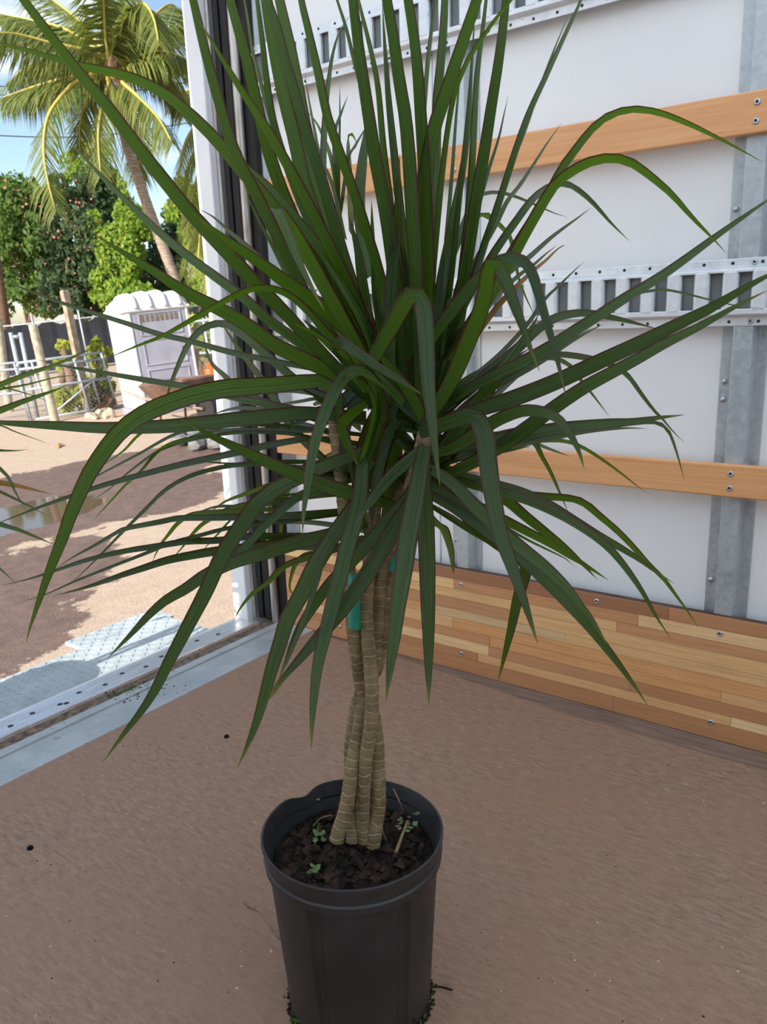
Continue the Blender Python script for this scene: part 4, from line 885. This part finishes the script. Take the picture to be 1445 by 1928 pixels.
# ================================================================== the yard
Mx = gframe(Vector((0, 0, ground_z(0, 0))), VD)
m = MB(); q = [(-70, -12), (70, -12), (70, 120), (-70, 120)]
m.add([Mx @ Vector((a, b, 0)) for a, b in q], [(0, 1, 2, 3)]); gnd = m.obj('ground', 'yard_ground'); tag(gnd, 'yard of dry pale asphalt with a dark wet stain and a puddle', kind='structure')
def up(P, h): return P+GN*h
# ---- portable toilet
TB = gp(222, 792); Tm = gframe(TB+Vector((TB.x, TB.y, 0)).normalized()*.62+Vector((.35, .5, 0))*0, None, math.radians(0))
def toilet():
    rt = empty('portable_toilet', (0, 0, 0)); 
    f = Vector((TB.x, TB.y, 0)).normalized(); right = Vector((-f.y, f.x, 0))*-1
    # corner nearest to the camera between the white side and the shaded door face
    K = gp(272, 787)
    th_ = math.radians(15)
    dx = (right*math.cos(th_)+f*math.sin(th_)); dx = (dx-GN*dx.dot(GN)).normalized(); dy = GN.cross(dx).normalized()
    Mt = Matrix.Identity(4)
    for i in range(3): Mt[i][0], Mt[i][1], Mt[i][2], Mt[i][3] = dx[i], dy[i], GN[i], K[i]
    rt.matrix_world = Mt
    Wd, Dp, H = 1.08, 1.15, 1.82
    MB().box((.0, .0, .12), (Wd, Dp, H)).obj('body', 'toilet_white', rt, bevel=.03)
    MB().box((-.03, -.03, .0), (Wd+.03, Dp+.03, .12)).obj('skid_base', 'toilet_shade_grey', rt, bevel=.01)
    # domed roof
    N = 12; V = []; Fc = []
    for i in range(N+1):
        for j in range(N+1):
            u, v = i/N, j/N; e = (1-(2*u-1)**4)*(1-(2*v-1)**4)
            V.append((-.05+(Wd+.1)*u, -.05+(Dp+.1)*v, H+.0+.25*e**.55))
    for i in range(N):
        for j in range(N): Fc.append((i*(N+1)+j, (i+1)*(N+1)+j, (i+1)*(N+1)+j+1, i*(N+1)+j+1))
    k = len(V); V += [(x, y, z_-.06) for x, y, z_ in [V[0], V[N*(N+1)], V[-1], V[N]]]
    b = [i*(N+1) for i in range(N+1)]; 
    roof = MB().add(V, Fc).obj('roof', 'toilet_white', rt, smooth=True)
    MB().box((-.05, -.05, H-.05), (Wd+.05, Dp+.05, H+.005)).obj('roof_rim', 'toilet_white', roof, bevel=.015)
    for u in (.2, .42, .64, .86):
        pts = []
        for j in range(13):
            v = j/12; e = (1-(2*u-1)**4)*(1-(2*v-1)**4); pts.append((-.05+(Wd+.1)*u, -.05+(Dp+.1)*v, H+.25*e**.55+.004))
        MB().tube(pts, .045, 8).obj('roof_rib', 'toilet_white', roof, smooth=True)
    # door face (towards -y): frame and door, its shade put into the grey
    dr = MB().box((.10, -.022, .14), (Wd-.04, .02, H-.08)).obj('door', 'toilet_shade_grey', rt, bevel=.012)
    for zz, h in ((.22, .55), (.86, .42), (1.36, .36)):
        for lo, hi in (((.2, -.034, zz), (.95, -.02, zz+.025)), ((.2, -.034, zz+h), (.95, -.02, zz+h+.025)), ((.2, -.034, zz), (.225, -.02, zz+h)), ((.925, -.034, zz), (.95, -.02, zz+h))):
            MB().box(lo, hi).obj('door_panel_edge', 'toilet_shade_grey', dr, bevel=.006)
    for k in range(8): MB().box((.24+k*.085, -.03, H-.22), (.29+k*.085, -.02, H-.12)).obj('vent_slot', 'dirt', dr)
    MB().box((.88, -.06, 1.0), (.93, -.02, 1.12)).obj('door_handle', 'dark_metal', dr, bevel=.01)
    MB().box((-.005, -.035, .12), (.085, .02, H-.03)).obj('corner_post', 'toilet_white', rt, bevel=.02)
    MB().box((Wd-.04, -.035, .12), (Wd+.01, .02, H-.03)).obj('corner_post', 'toilet_white', rt, bevel=.02)
    # side face (towards -x): moulded panels
    for (y0, y1, z0, z1) in ((.18, 1.0, 1.62, 1.94), (.16, 1.04, .98, 1.52), (.16, 1.04, .52, .92), (.16, 1.04, .18, .46)):
        pn = MB().box((-.022, y0, z0), (.01, y1, z1)).obj('side_panel', 'toilet_white', rt, bevel=.012)
        MB().box((-.034, y0+.12, z0+.06), (-.02, y1-.12, z1-.06)).obj('panel_boss', 'toilet_white', pn, bevel=.008)
    tag(rt, 'white portable toilet with domed ribbed roof and shade-grey door in the yard', 'portable toilet')
toilet()
# ---- posts and gate
def post(name, mat, x0, y0, x1, y1, w, sides, label, cat):
    B = gp(x0, y0); n = Vector((B.x, B.y, 0)).normalized(); T = on_plane(x1, y1, B, n)
    d = (B-CAM).dot(FWD); r = w/2*d/F
    root = empty(name, B)
    o = MB().tube([Vector((0, 0, 0)), (T-B)*.5, T-B], [r, r*.98, r*.94], sides).obj('shaft', mat, root, smooth=sides > 6, auto=40)
    MB().tube([(T-B), (T-B)*1.012], [r*.94, r*.7], sides).obj('post_top', mat, root)
    tag(root, label, cat); return B, T
post('timber_post', 'timber', 168, 778, 121, 549, 17, 4, 'tall square timber post leaning beside the yellow green shrub', 'post')
post('log_post', 'log_wood', 104, 794, 62, 613, 17, 12, 'round grey log post leaning in front of the pipe gate', 'post')
post('log_post', 'log_wood', 18, 775, -4, 600, 16, 12, 'pale log post at the far end of the pipe gate away from the toilet', 'post')
def seg_pipe(name, a, b, r, mat, parent, O): return MB().tube([a-O, b-O], r, 8).obj(name, mat, parent, smooth=True)
# double pipe gate post
B1, T1 = gp(56, 790), None; n = Vector((B1.x, B1.y, 0)).normalized()
gpost = empty('gate_post', B1)
for bx, tx in ((56, 20), (72, 38)):
    b = on_plane(bx, 792, B1, n); t = on_plane(tx, 626, B1, n); seg_pipe('upright_pipe', b, t, .042, 'pipe_grey', gpost, B1)
seg_pipe('cross_pipe', on_plane(22, 634, B1, n), on_plane(40, 634, B1, n), .035, 'pipe_grey', gpost, B1)
tag(gpost, 'pair of grey steel pipes forming the gate post', 'gate post')
# gate: pipe frame with chain link, running to the toilet
GA = gp(84, 793); GB = gp(222, 770); gate = empty('pipe_gate', GA)
def gpt(t, h): return GA.lerp(GB, t)+(GN+ (GB-GA).normalized()*-.10)*h
hs = [.06, .62, 1.0, 1.12]
for h in hs: seg_pipe('rail_pipe', gpt(-.1, h), gpt(1.05, h), .024, 'pipe_grey', gate, GA)
for t in (.08, .62, .78, 1.0): seg_pipe('upright_pipe', gpt(t, .06), gpt(t, 1.12), .024, 'pipe_grey', gate, GA)
seg_pipe('brace_pipe', gpt(.2, .16), gpt(.85, .66), .018, 'pipe_grey', gate, GA)
def chain(parent, O, fn, length, height, pitch, r):
    m = MB(); n = int(length/pitch); k = height/length
    for i in range(-int(height/pitch)-1, n+1):
        for s in (1, -1):
            a, b = i*pitch, i*pitch+height
            h0, h1 = 0, height
            if a < 0: h0 = -a; a = 0
            if b > length: h1 = height-(b-length); b = length
            if h1 <= h0 or a >= length: continue
            if s < 0: h0, h1 = height-h0, height-h1
            m.tube([fn(a/length, h0)-O, fn(b/length, h1)-O], r, 3, False)
    tag(m.obj('chain_link_mesh', 'pipe_grey', parent), kind='stuff')
chain(gate, GA, lambda t, h: gpt(t, h+.06), (GB-GA).length, 1.0, .085, .0022)
tag(gate, 'grey pipe frame gate with chain link mesh between the log post and the toilet', 'gate')
# second stretch of gate towards the left and fence behind the toilet
GC = gp(-60, 800); g2 = empty('pipe_fence', GC); GD = gp(64, 792)
def gp2(t, h): return GC.lerp(GD, t)+(GN+(GD-GC).normalized()*-.10)*h
for h in (.55, 1.0, 1.12): seg_pipe('rail_pipe', gp2(0, h), gp2(1, h), .024, 'pipe_grey', g2, GC)
seg_pipe('upright_pipe', gp2(.05, 0), gp2(.05, 1.12), .024, 'pipe_grey', g2, GC); seg_pipe('upright_pipe', gp2(.97, 0), gp2(.97, 1.12), .024, 'pipe_grey', g2, GC)
chain(g2, GC, lambda t, h: gp2(t, h+.04), (GD-GC).length, 1.05, .085, .0022)
tag(g2, 'grey pipe fence with chain link on the far side of the double pipe gate post', 'fence')
FA, FB = gp(335, 742), gp(470, 742); f3 = empty('chain_link_fence', FA)
def fp(t, h): return FA.lerp(FB, t)+GN*h
for h in (.05, .85, 1.5): seg_pipe('rail_pipe', fp(0, h), fp(1, h), .024, 'pipe_grey', f3, FA)
for t in (.12, .55, .98): seg_pipe('upright_pipe', fp(t, 0), fp(t, 1.55), .026, 'pipe_grey', f3, FA)
chain(f3, FA, lambda t, h: fp(t, h), (FB-FA).length, 1.5, .10, .003)
tag(f3, 'chain link fence between the toilet and the white corner post', 'fence')
# dark screen fence far behind
SA, SB = gpd(-60, 31), gpd(520, 36); sf = empty('screen_fence', SA); LS = (SB-SA).length
def sfp(t, h): return SA.lerp(SB, t)+GN*h
m = MB(); NS = 60
for i in range(NS+1):
    t = i/NS; top = 2.0+.10*math.sin(i*1.3)
    off = (SB-SA).normalized().cross(GN)*.012*math.sin(i*2.1)
    m.v += [sfp(t, .12)+off-SA, sfp(t, top)+off-SA, sfp(t, top)+off*1.3+Vector((.02, .02, 0))-SA, sfp(t, .12)+off*1.3+Vector((.02, .02, 0))-SA]
for i in range(NS):
    a = i*4; m.f += [(a, a+4, a+5, a+1), (a+1, a+5, a+6, a+2), (a+2, a+6, a+7, a+3), (a+3, a+7, a+4, a)]
m.obj('screen_cloth', 'windscreen_black', sf)
for t in (.06, .22, .36, .5, .66, .82, .97): seg_pipe('fence_post', sfp(t, 0), sfp(t, 2.45), .04, 'pipe_grey', sf, SA)
seg_pipe('top_rail', sfp(0, 2.05), sfp(1, 2.05), .025, 'pipe_grey', sf, SA)
tag(sf, 'long fence hung with black screen cloth below the flowering trees', 'fence')
# ---- junk right of the toilet
B = gp(352, 792); Mj = gframe(B, None, 2.3); wb = empty('wheelbarrow', None, Mj)
def jb(name, mat, poly, y0, y1, parent=None):
    return MB().prism(poly, 'y', y0, y1).obj(name, mat, parent or wb, bevel=.01)
V = [(-.35, -.28, .30), (.35, -.28, .36), (.35, .28, .36), (-.35, .28, .30), (-.50, -.40, .66), (.55, -.40, .62), (.55, .40, .62), (-.50, .40, .66)]
V += [(x*.94, y*.93, z_+.03) for x, y, z_ in V]
MB().add(V, [(0, 3, 2, 1), (0, 1, 5, 4), (1, 2, 6, 5), (2, 3, 7, 6), (3, 0, 4, 7), (8, 9, 10, 11), (12, 13, 9, 8), (13, 14, 10, 9), (14, 15, 11, 10), (15, 12, 8, 11), (4, 5, 13, 12), (5, 6, 14, 13), (6, 7, 15, 14), (7, 4, 12, 15)]).obj('tray', 'rust_brown', wb)
MB().tube([(-.52, -.06, .2), (-.52, .06, .2)], .2, 18).obj('wheel', 'dark_metal', wb, smooth=True, auto=40)
for s in (-1, 1):
    MB().tube([(-.52, .1*s, .2), (0, .22*s, .3), (.6, .3*s, .42), (1.0, .32*s, .55)], .022, 8).obj('handle', 'timber', wb, smooth=True)
    MB().tube([(.25, .25*s, .34), (.32, .27*s, .0)], .02, 8).obj('leg', 'rust_brown', wb, smooth=True)
tag(wb, 'rusty brown wheelbarrow parked beside the toilet door', 'wheelbarrow')
B = gp(408, 770); Mj = gframe(B); ob = empty('traffic_barrel', None, Mj)
MB().lathe([(0, 0), (.16, 0), (.16, .06), (.12, .07), (.12, .28), (.11, .29), (.11, .48), (.10, .49), (.10, .66), (.09, .70), (0, .71)], 20).obj('barrel_body', 'orange_plastic', ob, smooth=True, auto=40)
MB().box((-.05, -.015, .69), (.05, .015, .80)).obj('carry_handle', 'orange_plastic', ob, bevel=.008)
tag(ob, 'orange plastic traffic barrel next to the wheelbarrow', 'traffic barrel')
B = gp(338, 760); Mj = gframe(B); bd = MB().prism([(-.05, 0), (.35, 0), (.55, 1.0), (.35, 1.0)], 'y', 0, .04, Mj).obj('plank', 'timber', bevel=.005); tag(bd, 'weathered brown board leaning at the toilet door', 'board')
# rubble heap
def rock(P, s, seed, mat, name, label, group=None):
    rn = random.Random(seed); me = bmesh.new(); bmesh.ops.create_icosphere(me, subdivisions=2, radius=1)
    k = [rn.uniform(.75, 1.2) for _ in range(3)]
    for v in me.verts:
        f = 1+.16*math.sin(v.co.x*4+seed)+.14*math.sin(v.co.y*5+seed*2)+rn.uniform(-.06, .06); v.co = Vector((v.co.x*k[0], v.co.y*k[1], v.co.z*.7*k[2]))*f*s
    d = bpy.data.meshes.new(name); me.to_mesh(d); me.free(); d.materials.append(MATS[mat]); o = bpy.data.objects.new(name, d); COL.objects.link(o); o.location = P+GN*s*.35
    tag(o, label, 'rock', group); return o
rn = random.Random(41)
for i in range(46):
    x, y = rn.gauss(385, 30), rn.gauss(829, 9)
    rock(gp(x, y)+GN*rn.uniform(0, .08), rn.uniform(.05, .13), i, 'rock', 'rubble_stone', 'grey rubble stone in the low heap near the wheelbarrow', 'stones of the rubble heap')
for i, (x, y, s) in enumerate([(192, 783, .13), (206, 787, .15), (181, 790, .08), (172, 787, .1)]):
    rock(gp(x, y), s, 100+i, 'rock_pale', 'boulder', 'pale boulder at the foot of the toilet by the gate', 'pale boulders by the gate')
o = MB().add([gp(104, 842)+Vector((0, 0, .01)), gp(116, 838)+Vector((0, 0, .02)), gp(120, 839)+Vector((0, 0, .03)), gp(110, 845)+Vector((0, 0, .01)), gp(111, 841)+Vector((0, 0, .05))], [(0, 1, 4), (1, 2, 4), (2, 3, 4), (3, 0, 4)]).obj('fallen_leaf', 'dry_leaf'); tag(o, 'dry curled leaf lying on the pale asphalt', 'leaf')
# ---- trees
def leaf_mass(rn, blobs, n, size, elong=1.8):
    m = MB(); V = []; Fc = []
    sub = []
    for C, rx, rz, wgt in blobs:
        sub.append((C, rx*.75, rz*.75, wgt*.6))
        for _ in range(16):
            d = Vector((rn.gauss(0, 1), rn.gauss(0, 1), rn.gauss(0, 1))).normalized(); q = rn.uniform(.18, .36); sub.append((C+Vector((d.x*rx, d.y*rx, d.z*rz))*rn.uniform(.55, 1.0), rx*q, rz*q, wgt*.075))
    blobs = sub; tot = sum(b[3] for b in blobs)
    for C, rx, rz, wgt in blobs:
        for _ in range(int(n*wgt/tot)):
            d = Vector((rn.gauss(0, 1), rn.gauss(0, 1), rn.gauss(0, 1))).normalized()*(rn.random()**.33)
            P = C+Vector((d.x*rx, d.y*rx, d.z*rz)); s = size*rn.uniform(.6, 1.3)
            u = Vector((rn.uniform(-1, 1), rn.uniform(-1, 1), rn.uniform(-1.6, .2))).normalized(); v = u.orthogonal().normalized()
            k = len(V); V += [P-u*s*elong*.5, P+v*s*.4, P+u*s*elong*.5, P-v*s*.4]; Fc.append((k, k+1, k+2, k+3))
    m.v = V; m.f = Fc; return m
def tree(name, px, py, blobs, n, size, mat, label, trunk=True, flowers=0, seed=1, cat='tree', group=None):
    """blobs: px centre x, y, radius x and y in px, depth shift in m"""
    B = gp(px, py) if py > 100 else gpd(px, py); nrm = Vector((B.x, B.y, 0)).normalized(); d = (B-CAM).dot(FWD); k = d/F; rn = random.Random(seed)
    root = empty(name, B)
    bl = [(on_plane(x, y, B+nrm*dz, nrm)-B, rx*k, ry*k, rx*ry) for x, y, rx, ry, dz in blobs]
    if trunk:
        top = bl[0][0]; MB().tube([Vector((0, 0, -.05)), top*.4+Vector((.2, .1, 0)), top], [.16, .12, .05], 8).obj('trunk', 'bark', root, smooth=True)
        for b in bl[1:]: MB().tube([top*.4, (top*.4+b[0])/2+Vector((0, 0, .1)), b[0]], [.08, .05, .02], 6).obj('branch', 'bark', root, smooth=True)
    tag(leaf_mass(rn, bl, n, size).obj('foliage', mat, root), kind='stuff')
    if flowers: tag(leaf_mass(rn, bl, flowers*2, size*.75, 1.0).obj('blossom', 'flower_pink', root), kind='stuff')
    tag(root, label, cat, group)
TR = [
 (60, 40, [(40, 480, 70, 110, 0), (10, 420, 55, 70, 1), (80, 560, 60, 50, -.5), (60, 400, 45, 60, 1), (20, 370, 40, 40, 1)], 15000, .17, 'tree_leaf', 'tall pink flowered hedge tree above the black screen fence beside the utility pole', 260, 1),
 (150, 39, [(150, 460, 75, 105, 0), (180, 390, 55, 75, 1), (120, 540, 60, 60, -.5), (200, 530, 60, 60, -.3)], 15000, .17, 'tree_leaf_deep', 'dense dark tree with sparse pink blossom behind the tall timber post', 200, 2),
 (230, 38, [(225, 480, 55, 80, 0), (250, 420, 40, 50, .5), (240, 560, 60, 50, -.5)], 11000, .15, 'tree_leaf_bright', 'bright green tree between the palm trunk and the dark tree', 40, 3),
 (300, 42, [(300, 520, 50, 70, 1), (330, 450, 40, 60, 2), (340, 560, 50, 50, 0)], 8000, .16, 'tree_leaf_deep', 'dark leafy tree behind the toilet roof', 30, 4),
 (180, 44, [(170, 330, 45, 60, 2), (190, 370, 50, 50, 2), (150, 380, 40, 40, 2)], 6000, .14, 'tree_leaf_bright', 'thin airy tree with yellow green crown behind the palm', 60, 5),
 (400, 40, [(380, 420, 60, 90, 1), (400, 540, 60, 80, 0)], 7000, .17, 'tree_leaf_bright', 'leafy tree half hidden by the white corner post', 0, 6),
 (-60, 41, [(-70, 480, 60, 110, 0), (-40, 540, 60, 70, 0)], 7000, .17, 'tree_leaf', 'hedge tree beyond the utility pole', 80, 7),
]
for px, py, bl, n, s, mt, lb, fw, sd in TR: tree('yard_tree', px, py, bl, n, s, mt, lb, True, fw, sd)
tree('shrub', 185, 776, [(190, 730, 26, 42, .4), (160, 745, 30, 30, .3), (125, 755, 22, 30, .3), (185, 665, 22, 26, .4)], 2600, .075, 'shrub_leaf', 'yellow green shrub growing behind the pipe gate next to the toilet', True, 0, 8, 'shrub')
tree('shrub', 118, 766, [(118, 650, 14, 14, .8), (122, 690, 20, 30, .8), (140, 720, 16, 30, .8)], 1000, .07, 'shrub_leaf', 'small yellow green bush at the foot of the tall timber post', True, 0, 9, 'shrub')
tree('shrub', 385, 745, [(380, 660, 30, 40, .6), (410, 640, 30, 50, .6), (360, 610, 20, 20, 1)], 1800, .09, 'shrub_leaf', 'shrub climbing the chain link fence between toilet and corner post', True, 0, 10, 'shrub')
# ---- palms
def frond(root, O, pts3, mat, ll, droop, n, rn, w=.05):
    P, Lp = catmull(pts3, 2*n); MB().tube([p-O for p in P[::4]], [.05*(1-.8*i/len(P[::4])) for i in range(len(P[::4]))], 6).obj('rachis', 'rachis', root, smooth=True)
    ra = [c for c in root.children][-1]
    m = MB()
    for i in range(4, 2*n-1):
        q = i/(2*n-1); t = (P[min(i+1, 2*n-1)]-P[i-1]).normalized(); side = t.cross(Vector((0, 0, 1)))
        side = side.normalized() if side.length > .15 else t.orthogonal().normalized()
        for s in (1, -1):
            l = ll*(.45+.55*math.sin(math.pi*min(1, q*.85+.12)))*rn.uniform(.8, 1.15)
            d = (side*s*.75+t*.55+Vector((0, 0, -droop*rn.uniform(.7, 1.5)))).normalized(); d2 = (d+Vector((0, 0, -.8*droop-.25))).normalized()
            a = P[i]; b = a+d*l*.5; c = b+d2*l*.5; wv = t*w
            V = [a-wv*.5, a+wv*.5, b+wv*.5, b-wv*.5, c]
            m.add([v-O for v in V], [(0, 1, 2, 3), (3, 2, 4)])
    o = m.obj('leaflets', mat, ra); tag(o, kind='stuff')
    ra.name = 'frond'
def palm(bx, by, trunk, tw, fronds, mat, label, seed, ll):
    B = gp(bx, by); nrm = Vector((B.x, B.y, 0)).normalized(); k = (B-CAM).dot(FWD)/F; rn = random.Random(seed)
    root = empty('palm_tree', B)
    if trunk:
        tp, _ = catmull([on_plane(x, y, B, nrm)-B for x, y in trunk], 60)
        MB().tube(tp, [tw*k*(1.15-.3*i/59)*(1+.05*(i % 2)) for i in range(60)], 12).obj('trunk', 'palm_trunk', root, smooth=True)
    for f, dz in fronds:
        n = len(f); frond(root, B, [on_plane(x, y, B+nrm*dz*(i/(n-1)), nrm) for i, (x, y) in enumerate(f)], mat, ll*k, .62, 42, rn, (3.4 if trunk and seed == 51 else 2.2)*k)
    # heart of the crown: sheaths and nuts
    if trunk:
        c = on_plane(trunk[-1][0], trunk[-1][1], B, nrm)-B
        MB().lathe([(0, -22*k), (11*k, -14*k), (14*k, 0), (9*k, 14*k), (0, 20*k)], 10, Matrix.Translation(c)).obj('crown_sheath', 'bark', root, smooth=True)
        for i in range(7):
            a = i*.9; MB().lathe([(0, -6*k), (4.5*k, -3*k), (5.5*k, 0), (4*k, 4*k), (0, 6*k)], 8, Matrix.Translation(c+Vector((math.cos(a)*12*k, math.sin(a)*12*k, -20*k+rn.uniform(-6, 4)*k)))).obj('coconut', 'rachis', root, smooth=True)
    tag(root, label, 'palm tree')
palm(374, 726, [(374, 726), (360, 650), (340, 560), (318, 495), (292, 425), (270, 365), (250, 305), (236, 262), (225, 200), (214, 120)], 9.0,
 [([(205,120),(160,95),(93,80),(40,66),(0,62),(-50,70)], -1), ([(200,110),(150,70),(110,50),(60,38),(0,26)], 1), ([(206,126),(198,60),(195,0),(192,-60)], -1),
  ([(212,112),(240,40),(265,5),(288,30),(300,85)], -1.5), ([(220,115),(260,85),(310,62),(360,42)], 1.5), ([(222,125),(268,104),(312,97),(362,116)], -.5),
  ([(202,130),(150,150),(118,178),(90,220),(82,280),(90,340),(106,400)], -2), ([(202,126),(150,140),(80,158),(0,185)], 1), ([(224,150),(258,180),(298,222),(325,270)], -1.5),
  ([(210,140),(192,200),(185,260),(190,330)], -1), ([(214,110),(228,40),(220,-40)], 1), ([(202,105),(150,40),(100,0),(60,-35)], 2), ([(222,110),(280,40),(322,8),(350,40)], 2),
  ([(205,130),(170,170),(150,230),(150,290)], 1.5), ([(222,140),(250,210),(262,280),(262,330)], 1.5), ([(205,118),(140,100),(60,120),(10,160)], 2), ([(216,118),(280,120),(330,160),(345,220)], 1)],
 'palm_leaf', 'tall coconut palm with a bent trunk behind the portable toilet', 51, 84)
palm(440, 705, [(440, 700), (436, 500), (420, 230)], 10,
 [([(420,235),(385,225),(352,262),(336,330),(330,380)], -1), ([(420,250),(380,268),(352,320),(342,400)], 0), ([(420,260),(385,300),(362,370),(352,450)], -1), ([(420,280),(395,340),(378,430),(372,520)], 0), ([(420,230),(390,180),(350,170),(320,200)], 1), ([(420,300),(390,380),(360,450),(345,520)], 1), ([(420,290),(400,400),(390,500),(388,560)], -.5)],
 'palm_leaf_pale', 'pale yellow green palm hanging behind the white corner post', 52, 70)
# ---- utility pole and wires
B = gpd(26, 36); nrm = Vector((B.x, B.y, 0)).normalized(); T = on_plane(-60, 150, B, nrm); up_ = empty('utility_pole', B)
MB().tube([Vector((0, 0, 0)), (T-B)], [.22, .16], 12).obj('pole', 'bark', up_, smooth=True)
ax = RGT.copy(); MB().tube([(T-B)*.95-ax*1.2, (T-B)*.95+ax*1.2], .07, 6).obj('crossarm', 'bark', up_)
tag(up_, 'brown wooden utility pole standing among the hedge trees', 'utility pole')
for i, (y0, y1, nm) in enumerate(((157, 150, 'upper'), (172, 170, 'middle'), (249, 247, 'lowest'))):
    P0 = on_plane(-140, y0, B, nrm); P1 = on_plane(420, y1-26, B, nrm); mid = P0.lerp(P1, .5)-Vector((0, 0, .5)); pp, _ = catmull([P0, mid, P1], 24)
    o = MB().tube(pp, .025, 5).obj('power_line', 'wire_black'); tag(o, 'thin black power line crossing the sky behind the palm fronds, %s of three' % nm, 'power line')
